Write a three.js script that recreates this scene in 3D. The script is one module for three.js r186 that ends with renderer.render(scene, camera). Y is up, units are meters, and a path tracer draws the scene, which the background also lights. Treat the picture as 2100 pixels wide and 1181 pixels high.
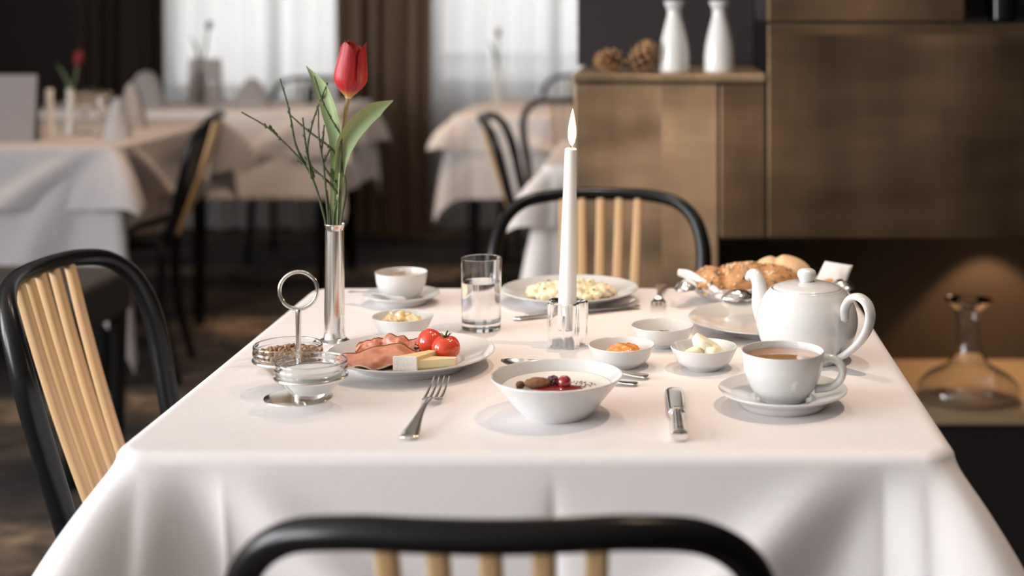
import * as THREE from 'three';
import { mergeGeometries, mergeVertices } from 'three/addons/utils/BufferGeometryUtils.js';
import { RoundedBoxGeometry } from 'three/addons/geometries/RoundedBoxGeometry.js';
import { RectAreaLightUniformsLib } from 'three/addons/lights/RectAreaLightUniformsLib.js';
import { ImprovedNoise } from 'three/addons/math/ImprovedNoise.js';

// ------------------------------------------------------------------ camera, sky, daylight, exposure
const scene = new THREE.Scene();
const W = 2100, H = 1181, FPX = 2940;
const EYE = 1.1676, TY = 0.75;                         // eye height, height of the laid cloth
const camera = new THREE.PerspectiveCamera(2 * Math.atan(H / 2 / FPX) * 180 / Math.PI, W / H, 0.05, 60);
camera.position.set(0, EYE, 0);
camera.setViewOffset(W, H, W / 2 - 1357, H / 2 - 14, W, H);   // lens shift: the picture plane stays upright
camera.focus = 1.63;
camera.userData.fStop = 3.0;
camera.updateProjectionMatrix();
scene.add(camera);

const renderer = new THREE.WebGLRenderer({ antialias: true });
renderer.toneMapping = THREE.LinearToneMapping;
renderer.toneMappingExposure = 1.08;
renderer.shadowMap.enabled = true;
RectAreaLightUniformsLib.init();

scene.background = new THREE.Color(1.0, 1.0, 0.99);
scene.backgroundIntensity = 2.15;

const DAY = [                                           // the two tall windows in the left wall, beside and behind the viewer
  { z: -1.2, w: 1.5, y0: 0.7, y1: 2.35, i: 15 },
  { z: 0.75, w: 1.7, y0: 0.7, y1: 2.35, i: 19 },
];
const SPOTS = [                                         // warm ceiling downlights; those over the far tables are added to brighten them
  { p: [0.55, -1.65], i: 4.6, c: [1.0, 0.76, 0.56] }, { p: [-0.75, -2.3], i: 1.0 }, { p: [-0.15, -2.4], i: 4.2, c: [1.0, 0.86, 0.74] }, { p: [-1.0, -4.9], i: 3.0, a: 0.85 }, { p: [-1.45, -4.35], i: 8.0, a: 0.9 }, { p: [-0.6, -5.6], i: 2.6 },
];
const WARM = new THREE.Color(1.0, 0.70, 0.46);
const XL = -4.0, XR = 3.0, ZB = -7.7, ZF = 2.4, CEIL = 2.65;
for (const d of DAY) {
  const l = new THREE.RectAreaLight(new THREE.Color(0.93, 0.97, 1.0), d.i, d.w - 0.1, d.y1 - d.y0 - 0.1);
  l.position.set(XL + 0.02, (d.y0 + d.y1) / 2, d.z);
  l.lookAt(XR, (d.y0 + d.y1) / 2, d.z);
  l.name = 'window_daylight';
  scene.add(l);
}

// ------------------------------------------------------------------ helpers
const rng = (a) => () => { a = (a + 0x6d2b79f5) | 0; let t = Math.imul(a ^ (a >>> 15), 1 | a); t = (t + Math.imul(t ^ (t >>> 7), 61 | t)) ^ t; return ((t ^ (t >>> 14)) >>> 0) / 4294967296; };
const V = (x, y, z) => new THREE.Vector3(x, y, z);
const { clamp, lerp, smoothstep } = THREE.MathUtils;
const PI = Math.PI, TAU = PI * 2;
const perlin = new ImprovedNoise();
const nz = (x, y, z = 0) => perlin.noise(x, y, z);
const fbm = (x, y, z = 0, o = 4) => { let s = 0, a = 0.5; for (let i = 0; i < o; i++) { s += a * nz(x, y, z); x *= 2.03; y *= 2.03; z *= 2.03; a *= 0.5; } return s; };

const used = new Map();
function numbered(n) { const k = used.get(n) ?? 0; used.set(n, k + 1); return k ? n + '_' + String(k).padStart(3, '0') : n; }
function shade(o) { o.traverse((c) => { if (c.isMesh) { c.castShadow = true; c.receiveShadow = true; } }); return o; }
function tag(o, label, category, group, kind) { Object.assign(o.userData, { label, category }); if (group) o.userData.group = group; if (kind) o.userData.kind = kind; return o; }
function thing(name, label, category, [x, y, z] = [0, 0, 0], turn = 0, group) {
  const o = new THREE.Group(); o.name = numbered(name); scene.add(o); o.position.set(x, y, z); o.rotation.y = turn; return tag(o, label, category, group);
}
function part(name, geo, mat, parent, pos, rot) {
  const m = new THREE.Mesh(geo, mat); m.name = name; m.castShadow = m.receiveShadow = true;
  if (pos) m.position.set(...pos); if (rot) m.rotation.set(...rot);
  parent.add(m); return m;
}
function solo(name, geo, mat, label, category, pos = [0, 0, 0], turn = 0, group) {
  const m = part(numbered(name), geo, mat, scene, pos); m.rotation.y = turn; return tag(m, label, category, group);
}
function struct(name, geo, mat) { const m = part(numbered(name), geo, mat, scene); m.userData.kind = 'structure'; return m; }
function structGroup(name) { const g = new THREE.Group(); g.name = numbered(name); g.userData.kind = 'structure'; scene.add(g); return g; }
function dup(root, label, [x, y, z], turn = 0, group) {
  const r = root.clone(); r.name = numbered(root.name.replace(/_\d+$/, '')); r.userData = { ...root.userData, label }; if (group) r.userData.group = group;
  r.position.set(x, y, z); r.rotation.set(0, turn, 0); scene.add(r); return r;
}
const box = (w, h, d, x = 0, y = 0, z = 0) => new THREE.BoxGeometry(w, h, d).translate(x, y, z);
const span = (x0, x1, y0, y1, z0, z1) => uvMetres(box(x1 - x0, y1 - y0, z1 - z0, (x0 + x1) / 2, (y0 + y1) / 2, (z0 + z1) / 2));
const rbox = (w, h, d, r = 0.004, x = 0, y = 0, z = 0) => new RoundedBoxGeometry(w, h, d, 3, r).translate(x, y, z);
function uvMetres(g) {                                   // box mapping in metres
  const p = g.attributes.position, n = g.attributes.normal, uv = new Float32Array(p.count * 2);
  for (let i = 0; i < p.count; i++) {
    const ax = Math.abs(n.getX(i)), ay = Math.abs(n.getY(i)), az = Math.abs(n.getZ(i));
    const [u, v] = ax > ay && ax > az ? [p.getZ(i), p.getY(i)] : ay > az ? [p.getX(i), p.getZ(i)] : [p.getX(i), p.getY(i)];
    uv[i * 2] = u; uv[i * 2 + 1] = v;
  }
  g.setAttribute('uv', new THREE.BufferAttribute(uv, 2)); return g;
}
const merge = (list) => mergeGeometries(list.map((g) => { const q = g.index ? g.toNonIndexed() : g; for (const k of Object.keys(q.attributes)) if (!['position', 'normal', 'uv'].includes(k)) q.deleteAttribute(k); return q; }));
// rings of equal length joined into one smooth skin; closed around unless open is set
function loft(rings, { open = false, caps = true, loop = false, flip = false } = {}) {
  const n = rings[0].length, pos = [], uv = [], idx = [], cols = open ? n - 1 : n;
  rings.forEach((r, i) => r.forEach((p, j) => { pos.push(p.x, p.y, p.z); uv.push(j / cols, i / (rings.length - 1)); }));
  const R = loop ? rings.length : rings.length - 1;
  const tri = (a, b, c) => (flip ? idx.push(a, c, b) : idx.push(a, b, c));
  for (let i = 0; i < R; i++) for (let j = 0; j < cols; j++) {
    const a = i * n + j, b = i * n + (j + 1) % n, c = ((i + 1) % rings.length) * n + j, d = ((i + 1) % rings.length) * n + (j + 1) % n;
    tri(a, b, c); tri(b, d, c);
  }
  if (caps && !open && !loop) for (const [i, s] of [[0, 1], [rings.length - 1, 0]]) {
    const m = new THREE.Vector3(); rings[i].forEach((p) => m.add(p)); m.divideScalar(n); const k = pos.length / 3; pos.push(m.x, m.y, m.z); uv.push(0.5, i ? 1 : 0);
    for (let j = 0; j < n; j++) { const a = i * n + j, b = i * n + (j + 1) % n; s ? tri(k, b, a) : tri(k, a, b); }
  }
  const g = new THREE.BufferGeometry();
  g.setAttribute('position', new THREE.Float32BufferAttribute(pos, 3)); g.setAttribute('uv', new THREE.Float32BufferAttribute(uv, 2)); g.setIndex(idx); g.computeVertexNormals(); return g;
}
// sweep an oval along points; rx lies along side, ry across it
function sweep(pts, rx, ry = rx, { seg = 14, side = null, steps = 0, caps = true, square = 0 } = {}) {
  const P = steps ? new THREE.CatmullRomCurve3(pts, false, 'centripetal').getPoints(steps) : pts;
  const f = (r, t) => (typeof r === 'function' ? r(t) : r), rings = [];
  let S = side ? side.clone() : null;
  P.forEach((p, i) => {
    const T = P[Math.min(i + 1, P.length - 1)].clone().sub(P[Math.max(i - 1, 0)]).normalize();
    if (!S) S = Math.abs(T.y) < 0.9 ? V(0, 1, 0).cross(T) : V(1, 0, 0).cross(T);
    const s = (side ? side.clone() : S).addScaledVector(T, -(side || S).dot(T)).normalize(); if (!side) S = s.clone();
    const u = T.clone().cross(s), t = i / (P.length - 1), a = f(rx, t), b = f(ry, t), ring = [];
    for (let k = 0; k < seg; k++) {
      let c = Math.cos(k / seg * TAU), d = Math.sin(k / seg * TAU);
      if (square) { c = Math.sign(c) * Math.abs(c) ** square; d = Math.sign(d) * Math.abs(d) ** square; }
      ring.push(p.clone().addScaledVector(s, c * a).addScaledVector(u, d * b));
    }
    rings.push(ring);
  });
  return loft(rings, { caps });
}
const spline2 = (pts, n) => new THREE.SplineCurve(pts.map((p) => new THREE.Vector2(...p))).getPoints(n);
const lathe = (pts, seg = 64) => new THREE.LatheGeometry(pts.map((p) => (p.isVector2 ? p : new THREE.Vector2(...p))), seg);
// a lathe whose outline is rounded where it turns
function turned(pts, seg = 72, r = 0.0012) {
  const out = []; const P = pts.map((p) => new THREE.Vector2(...p));
  P.forEach((p, i) => {
    if (i === 0 || i === P.length - 1) return out.push(p);
    const a = P[i - 1].clone().sub(p), b = P[i + 1].clone().sub(p), q = Math.min(r, a.length() * 0.45, b.length() * 0.45);
    a.setLength(q).add(p); b.setLength(q).add(p);
    for (let k = 0; k <= 4; k++) { const t = k / 4; out.push(new THREE.Vector2((1 - t) ** 2 * a.x + 2 * t * (1 - t) * p.x + t * t * b.x, (1 - t) ** 2 * a.y + 2 * t * (1 - t) * p.y + t * t * b.y)); }
  });
  return lathe(out, seg);
}
function bumpy(g, fn) {                                   // push vertices out along the radius from the origin
  g = mergeVertices(g); const p = g.attributes.position, v = new THREE.Vector3();
  for (let i = 0; i < p.count; i++) { v.fromBufferAttribute(p, i); fn(v, i); p.setXYZ(i, v.x, v.y, v.z); }
  g.computeVertexNormals(); return g;
}
const ball = (r, fn, det = 24) => { const g = new THREE.SphereGeometry(r, det * 2, det); g.deleteAttribute('normal'); g.deleteAttribute('uv'); const h = bumpy(g, fn); h.setAttribute('uv', new THREE.Float32BufferAttribute(new Float32Array(h.attributes.position.count * 2), 2)); return h; };

// ------------------------------------------------------------------ materials
function tex(w, h, fn, srgb, rep) {
  const d = new Uint8Array(w * h * 4);
  for (let y = 0; y < h; y++) for (let x = 0; x < w; x++) { const c = fn(x / w, y / h, x, y), o = (y * w + x) * 4; for (let k = 0; k < 3; k++) d[o + k] = clamp(255 * (c.length ? c[k] : c), 0, 255); d[o + 3] = 255; }
  const t = new THREE.DataTexture(d, w, h); t.wrapS = t.wrapT = THREE.RepeatWrapping; t.magFilter = THREE.LinearFilter; t.minFilter = THREE.LinearMipmapLinearFilter; t.generateMipmaps = true;
  if (srgb) t.colorSpace = THREE.SRGBColorSpace; if (rep) t.repeat.set(...rep); t.needsUpdate = true; return t;
}
const std = (o) => new THREE.MeshStandardMaterial(o), phy = (o) => new THREE.MeshPhysicalMaterial(o);
const L = (r, g, b) => new THREE.Color().setRGB(r, g, b);
const weave = tex(256, 256, (u, v, x, y) => { const a = Math.sin(u * TAU * 32), b = Math.sin(v * TAU * 32); return 0.5 + 0.25 * (((x >> 2) + (y >> 2)) % 2 ? a * a : b * b) + 0.5 * fbm(u * 9, v * 9, 3, 3); }, false, [20, 20]);
const softWaves = tex(256, 256, (u, v) => 0.5 + 0.6 * fbm(u * 6, v * 6, 1.5, 4), false, [1.5, 1.5]);
const M = {
  porcelain: phy({ color: L(0.68, 0.675, 0.67), roughness: 0.16, clearcoat: 0.5, clearcoatRoughness: 0.06 }),
  silver: std({ color: L(0.86, 0.83, 0.79), metalness: 1, roughness: 0.16 }),
  steel: std({ color: L(0.7, 0.68, 0.66), metalness: 1, roughness: 0.12 }),
  linen: phy({ color: L(0.80, 0.752, 0.752), roughness: 0.85, bumpMap: weave, bumpScale: 0.0002, sheen: 0.2, sheenRoughness: 0.6 }),
  linenShaded: phy({ color: L(0.37, 0.345, 0.35), roughness: 0.9, bumpMap: softWaves, bumpScale: 0.002 }),  // white linen darkened: shade on far-left cloths and napkins put into the colour
  linenLit: phy({ color: L(0.80, 0.74, 0.73), roughness: 0.9, bumpMap: softWaves, bumpScale: 0.002 }),  // lit copy of the same white linen, for the brighter far tables
  napkin: phy({ color: L(0.82, 0.79, 0.79), roughness: 0.85, bumpMap: weave, bumpScale: 0.0002 }),
  black: phy({ color: L(0.006, 0.006, 0.0065), roughness: 0.26, specularIntensity: 0.55 }),
  dark: std({ color: L(0.02, 0.018, 0.017), roughness: 0.7 }),
  beech: std({ map: tex(128, 512, (u, v) => { const g = 0.5 + 0.5 * Math.sin((u * 14 + 3 * fbm(u * 3, v * 1.2, 7)) * 3), f = fbm(u * 40, v * 3, 2, 3); const k = 0.93 + 0.05 * g + 0.12 * f; return [0.85 * k, 0.69 * k, 0.50 * k]; }, true), roughness: 0.45 }),
  glass: phy({ color: L(1, 1, 1), transmission: 1, thickness: 0.01, roughness: 0.02, ior: 1.5 }),
  pane: phy({ color: L(1, 1, 1), transmission: 1, thickness: 0, roughness: 0.0, ior: 1.45 }),
  frosted: phy({ color: L(0.84, 0.84, 0.84), transmission: 1, thickness: 0, roughness: 0.5, ior: 1.45 }),
  thinGlass: phy({ color: L(0.96, 0.97, 0.96), transmission: 1, thickness: 0, roughness: 0.03, ior: 1.52 }),
  water: phy({ color: L(1, 1, 1), transmission: 1, thickness: 0.02, roughness: 0.0, ior: 1.33 }),
  wax: phy({ color: L(0.94, 0.92, 0.87), roughness: 0.4, transmission: 0.0 }),
};
const paint = (c, r = 0.8) => std({ color: L(...c), roughness: r });

// ------------------------------------------------------------------ the room
const carpet = tex(1024, 1024, (u, v) => {
  const a = fbm(u * 10, v * 10, 1, 5), b = fbm(u * 34, v * 34, 4, 3), s = 0.5 + 0.5 * Math.sin(v * TAU * 3 + 1.0), w = smoothstep(s, 0.72, 0.9);
  const k = 0.75 + 1.1 * a + 0.8 * b; return [lerp(0.21, 0.50, w) * k, lerp(0.175, 0.42, w) * k, lerp(0.16, 0.34, w) * k];
}, true, [1 / 3.2, 1 / 3.2]);
struct('floor', span(XL - 0.2, XR + 0.2, -0.1, 0, ZB - 0.2, ZF + 0.2), std({ map: carpet, roughness: 0.95 }));
const ceiling = struct('ceiling', span(XL - 0.2, XR + 0.2, CEIL, CEIL + 0.1, ZB - 0.2, ZF + 0.2), paint([0.80, 0.76, 0.71]));
const wallPaint = std({ color: L(0.030, 0.022, 0.021), roughness: 0.8, bumpMap: softWaves, bumpScale: 0.001 });
function openWall(a0, a1, opens, make) {                 // a wall from a0 to a1 with openings [b0, b1, y0, y1]
  const g = []; let at = a0;
  for (const [b0, b1, y0, y1] of opens) { g.push(make(at, b0, 0, CEIL), make(b0, b1, 0, y0), make(b0, b1, y1, CEIL)); at = b1; }
  g.push(make(at, a1, 0, CEIL)); return merge(g);
}
const BACK = [[-2.72, -1.5, 0.68, 2.3], [-1.26, 0.1, 0.70, 2.3]];
struct('wall_back', openWall(XL - 0.2, XR + 0.2, BACK, (a, b, y0, y1) => span(a, b, y0, y1, ZB - 0.2, ZB)), wallPaint);
struct('wall_left', openWall(ZB, ZF, DAY.map((d) => [d.z - d.w / 2, d.z + d.w / 2, d.y0, d.y1]), (a, b, y0, y1) => span(XL - 0.2, XL, y0, y1, a, b)), paint([0.62, 0.55, 0.48]));
struct('wall_right', span(XR, XR + 0.2, 0, CEIL, ZB, ZF), paint([0.05, 0.04, 0.035]));
struct('wall_front', span(XL - 0.2, XR + 0.2, 0, CEIL, ZF, ZF + 0.2), paint([0.42, 0.38, 0.35]));
const frameWhite = paint([0.75, 0.74, 0.72], 0.5);
let win = 1;
for (const [x0, x1, y0, y1] of BACK) {                   // casements with mullions behind the sheers
  const g = structGroup('window_' + win++), z = ZB - 0.12, mid = (x0 + x1) / 2;
  for (const a of [x0 + 0.03, mid, x1 - 0.03]) part('window_frame', rbox(0.07, y1 - y0, 0.06, 0.006, a, (y0 + y1) / 2, z), frameWhite, g);
  for (const b of [y0 + 0.03, y1 - 0.03]) part('window_frame', rbox(x1 - x0, 0.07, 0.06, 0.006, mid, b, z), frameWhite, g);
  part('window_sill', rbox(x1 - x0 + 0.1, 0.03, 0.2, 0.006, mid, y0, ZB - 0.02), frameWhite, g);
  const split = x0 < -2 ? y0 : 0.90;                      // frosted lower lights added to dim the right window below
  if (split > y0) part('window_frame', rbox(x1 - x0, 0.016, 0.03, 0.004, mid, split, z), frameWhite, g);
  for (const s of [0, 1]) {
    const xm = s ? (mid + x1) / 2 : (mid + x0) / 2;
    part('pane', box(mid - x0, y1 - split, 0.004, xm, (split + y1) / 2, z), M.pane, g);
    if (split > y0) part('pane', box(mid - x0, split - y0, 0.004, xm, (split + y0) / 2, z), M.frosted, g);
  }
}
for (const d of DAY) {
  const g = structGroup('window_' + win++), x = XL - 0.1, ym = (d.y0 + d.y1) / 2;
  for (const a of [-1, 0, 1]) part('window_frame', rbox(0.05, d.y1 - d.y0, 0.06, 0.006, x, ym, d.z + a * (d.w / 2 - 0.03)), frameWhite, g);
  for (const b of [d.y0 + 0.03, d.y1 - 0.03]) part('window_frame', rbox(0.05, 0.06, d.w, 0.006, x, b, d.z), frameWhite, g);
}
// ceiling downlights, the added ones included: a ring, a glowing disc and the light just under it
for (const s of SPOTS) {
  const [x, z] = s.p;
  part('downlight_ring', new THREE.TorusGeometry(0.045, 0.008, 10, 32).rotateX(PI / 2), M.silver, ceiling, [x, CEIL - 0.002, z]);
  part('downlight_lamp', new THREE.CylinderGeometry(0.036, 0.036, 0.006, 32), std({ color: L(0.9, 0.8, 0.6), emissive: WARM, emissiveIntensity: 9 }), ceiling, [x, CEIL - 0.004, z]);
  const l = new THREE.SpotLight(s.c ? L(...s.c) : WARM, s.i, 0, s.a ?? 0.62, 0.7, 2); l.position.set(x, CEIL - 0.012, z); l.target.position.set(x, 0, z); l.castShadow = true; l.shadow.radius = 0.9;
  l.name = 'downlight'; scene.add(l, l.target);
}

// curtains
function curtain(x0, x1, z, wave, depth, seed, mat, name, label, flare = 0, group) {
  const n = Math.ceil((x1 - x0) * 160), rows = 12, rings = [];
  for (let i = 0; i <= rows; i++) {
    const v = i / rows, y = 0.015 + v * (CEIL - 0.03), ring = [];
    for (let j = 0; j <= n; j++) {
      const u = j / n, s = u * (x1 - x0) / wave * TAU, m = 1 + 0.6 * nz(u * 5, v * 0.7, seed);
      const x = lerp(x0, x1, u) + 0.02 * nz(u * 9, v * 1.5, seed + 4) + flare * (1 - v) * (u - 0.5);
      ring.push(V(x, y, z + depth * m * (Math.sin(s + 2.5 * nz(u * 3, v * 0.4, seed + 9)) + 0.25 * Math.sin(2.3 * s))));
    }
    rings.push(ring);
  }
  return solo(name, loft(rings, { open: true }), mat, label, 'curtain', [0, 0, 0], 0, group);
}
const sheerMat = phy({ color: L(0.93, 0.93, 0.93), transmission: 0.52, roughness: 0.82, thickness: 0, side: THREE.DoubleSide });
const drapeMat = phy({ color: L(0.27, 0.175, 0.115), roughness: 0.75, sheen: 0.4, sheenRoughness: 0.5, side: THREE.DoubleSide });
const drapeDark = phy({ color: L(0.055, 0.038, 0.028), roughness: 0.8, sheen: 0.2, side: THREE.DoubleSide });
curtain(-2.7, -1.5, -7.45, 0.13, 0.036, 1, sheerMat, 'sheer_curtain', 'translucent white sheer curtain behind the red tulip, left of the brown drape');
curtain(-1.3, 0.12, -7.45, 0.14, 0.036, 2, sheerMat, 'sheer_curtain', 'translucent white sheer curtain between the brown drape and the bronze hearth wall');
curtain(-2.97, -2.53, -7.28, 0.085, 0.035, 3, drapeDark, 'drape', 'nearly black heavy drape at the left edge of the left sheer curtain');
curtain(-1.655, -1.17, -7.28, 0.095, 0.035, 4, drapeMat, 'drape', 'brown heavy drape hanging in folds between the two bright windows');

// ------------------------------------------------------------------ bronze hearth wall
{
  const bronzeMap = tex(512, 512, (u, v) => {
    const s = fbm(u * 120, v * 1.5, 3, 2) * 0.07, b = fbm(u * 3, v * 2.2, 8, 4) * 0.8, h = fbm(u * 2, v * 14, 5, 3) * 0.3, k = 1 + s + b + h;
    return [0.66 * k, 0.555 * k, 0.44 * k];
  }, true, [1.1, 0.9]);
  const bronze = std({ map: bronzeMap, metalness: 0.8, roughness: 0.46, bumpMap: bronzeMap, bumpScale: 0.0006 });
  const bronzeShaded = bronze.clone(); bronzeShaded.color = L(0.42, 0.385, 0.355); const bronzeShadedMid = bronze.clone(); bronzeShadedMid.color = L(0.38, 0.355, 0.34);  // darker copies of the bronze: light falling off rightward put into colour
  const nearBlack = paint([0.012, 0.010, 0.010], 0.6), nicheMat = paint([0.025, 0.0185, 0.0185], 0.85), hearthMat = paint([0.065, 0.043, 0.026], 0.6);  // first is a plain near-black for core, plinth and recesses
  const wall = structGroup('wall_hearth'), Z = -2.9;
  const slab = (name, x0, x1, y0, y1, z0, z1, m, r = 0.0045) => part(name, uvMetres(rbox(x1 - x0, y1 - y0, z1 - z0, r, (x0 + x1) / 2, (y0 + y1) / 2, (z0 + z1) / 2)), m, wall);
  const T = 0.02;
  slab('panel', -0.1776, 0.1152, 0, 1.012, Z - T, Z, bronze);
  slab('panel', 0.1178, 0.2115, 0.698, 1.012, Z - T, Z, bronzeShadedMid);
  slab('panel', 0.2141, 2.6, 0.698, 1.1335, Z - T, Z, bronzeShaded);
  slab('panel', 0.2141, 0.6145, 1.1365, CEIL, Z - T, Z, bronzeShaded);
  slab('panel', -0.1776, -0.1576, 0, 1.012, -3.46, Z - T - 0.002, bronze);          // the end face
  slab('shelf', -0.1806, 0.2115, 1.0145, 1.032, -3.46, Z + 0.003, bronze);
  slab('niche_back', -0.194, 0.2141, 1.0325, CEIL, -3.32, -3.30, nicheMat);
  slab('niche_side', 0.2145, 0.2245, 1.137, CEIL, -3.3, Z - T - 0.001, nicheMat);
  slab('core', -0.157, 2.6, 0.72, 1.01, -3.46, Z - T - 0.001, nearBlack);
  slab('niche_back', 0.2245, 2.6, 1.14, CEIL, -3.32, -3.30, nearBlack);
  slab('opening_side', 0.1, 0.1164, 0, 0.698, -3.42, Z - T, nearBlack);
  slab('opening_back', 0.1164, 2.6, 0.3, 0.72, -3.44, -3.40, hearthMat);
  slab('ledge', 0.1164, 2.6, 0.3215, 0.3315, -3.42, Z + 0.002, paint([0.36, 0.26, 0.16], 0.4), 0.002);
  slab('plinth', 0.1164, 2.6, 0, 0.3205, Z - T, Z - 0.004, nearBlack);
  // recessed lamp in the roof of the opening
  const px = 0.767, pz = -3.285, py = 0.705;
  part('hearth_lamp', new THREE.CylinderGeometry(0.018, 0.018, 0.008, 24), std({ color: L(0.9, 0.8, 0.6), emissive: WARM, emissiveIntensity: 8 }), wall, [px, py + 0.012, pz]);
  const l = new THREE.SpotLight(L(1, 0.66, 0.38), 0.5, 0, 0.74, 0.18, 2); l.position.set(px, py, pz); l.target.position.set(px, 0, pz); l.castShadow = true; l.shadow.radius = 0.5; l.name = 'hearth_light'; scene.add(l, l.target);
}
// things on the hearth wall
{
  const jug = turned([[0, 0.003], [0.028, 0.003], [0.029, 0], [0.032, 0.002], [0.0325, 0.03], [0.029, 0.06], [0.0205, 0.095], [0.0145, 0.118], [0.0145, 0.13], [0.0205, 0.142], [0.0212, 0.147], [0.0190, 0.148], [0.0120, 0.130], [0.0118, 0.115], [0.018, 0.09], [0.026, 0.055], [0.0285, 0.01], [0, 0.008]], 56, 0.012);
  const a = solo('bottle_vase', jug, M.porcelain, 'white ceramic bottle vase on the niche shelf, next to the pine cones', 'vase', [0.0258, 1.032, -2.975]);
  dup(a, 'white ceramic bottle vase on the niche shelf, the one farther from the pine cones', [0.1195, 1.032, -2.975], 1);
  function pineCone(label, pos, rot, r, h, seed) {
    const c = thing('pine_cone', label, 'pine cone', pos), R = rng(seed), brown = paint([0.36, 0.20, 0.095], 0.7);
    part('core', lathe(spline2([[0.0005, 0], [r * 0.32, h * 0.2], [r * 0.28, h * 0.6], [0.001, h]], 12), 16), paint([0.05, 0.03, 0.018]), c, [0, 0, 0], rot);
    const list = [], k = r;
    for (let i = 0; i < 40; i++) {
      const t = (i + 0.5) / 40, q = k * (0.62 + 0.40 * Math.sin(PI * (0.18 + 0.70 * t))), up = lerp(-0.25, 0.9, t);
      const g = sweep([V(0, 0, 0.10 * q), V(0, 0.02 * q, 0.5 * q), V(0, 0.10 * q, 0.82 * q), V(0, 0.26 * q, 1.0 * q)], (u) => q * (0.07 + 0.17 * Math.sin(PI * Math.min(1, 0.04 + 0.84 * u))), (u) => q * (0.035 + 0.035 * u), { steps: 8, seg: 10, side: V(1, 0, 0) });
      list.push(g.rotateX(-up).translate(0, h * (0.10 + 0.72 * t), 0).rotateY(i * 2.39996 + 0.25 * R()));
    }
    const s = part('scales', merge(list), brown, c, [0, 0, 0], rot); s.userData.kind = 'stuff';
  }
  pineCone('brown open pine cone lying on the niche shelf, the farther from the vases', [-0.083, 1.055, -2.985], [0.2, 0.4, 1.45], 0.027, 0.05, 5);
  pineCone('brown open pine cone propped upright on the niche shelf, the nearer to the vases', [-0.052, 1.040, -2.965], [0.35, 0, -0.5], 0.030, 0.056, 8);
  const dec = thing('decanter', 'wide-based clear glass wine decanter with flared mouth on the lit hearth ledge', 'decanter', [0.655, 0.3315, -3.06]);
  part('body', lathe([...spline2([[0.0005, 0.012], [0.09, 0.004], [0.108, 0.022], [0.09, 0.048], [0.045, 0.075], [0.026, 0.11], [0.023, 0.15], [0.031, 0.19], [0.0500, 0.212]], 60), ...spline2([[0.0512, 0.2115], [0.0497, 0.208], [0.029, 0.188], [0.0212, 0.15], [0.0240, 0.11], [0.043, 0.0725], [0.088, 0.0455], [0.1055, 0.022], [0.088, 0.0065], [0.0005, 0.0145]].map(([r, y]) => [r, y]), 60)], 72), M.glass, dec);
  const b = thing('glass_bottle', 'dark glass bottle standing in the small niche high on the hearth wall', 'bottle', [0.705, 1.1365, -2.98]);
  part('body', turned([[0, 0.002], [0.030, 0.0], [0.033, 0.004], [0.033, 0.13], [0.014, 0.17], [0.012, 0.22], [0.014, 0.225], [0, 0.226]], 40, 0.01), phy({ color: L(0.006, 0.006, 0.006), roughness: 0.08, specularIntensity: 0.6 }), b);
part('stopper', turned([[0, 0], [0.0115, 0], [0.012, 0.018], [0, 0.019]], 24, 0.002), M.dark, b, [0, 0.2262, 0]);
}

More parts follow.
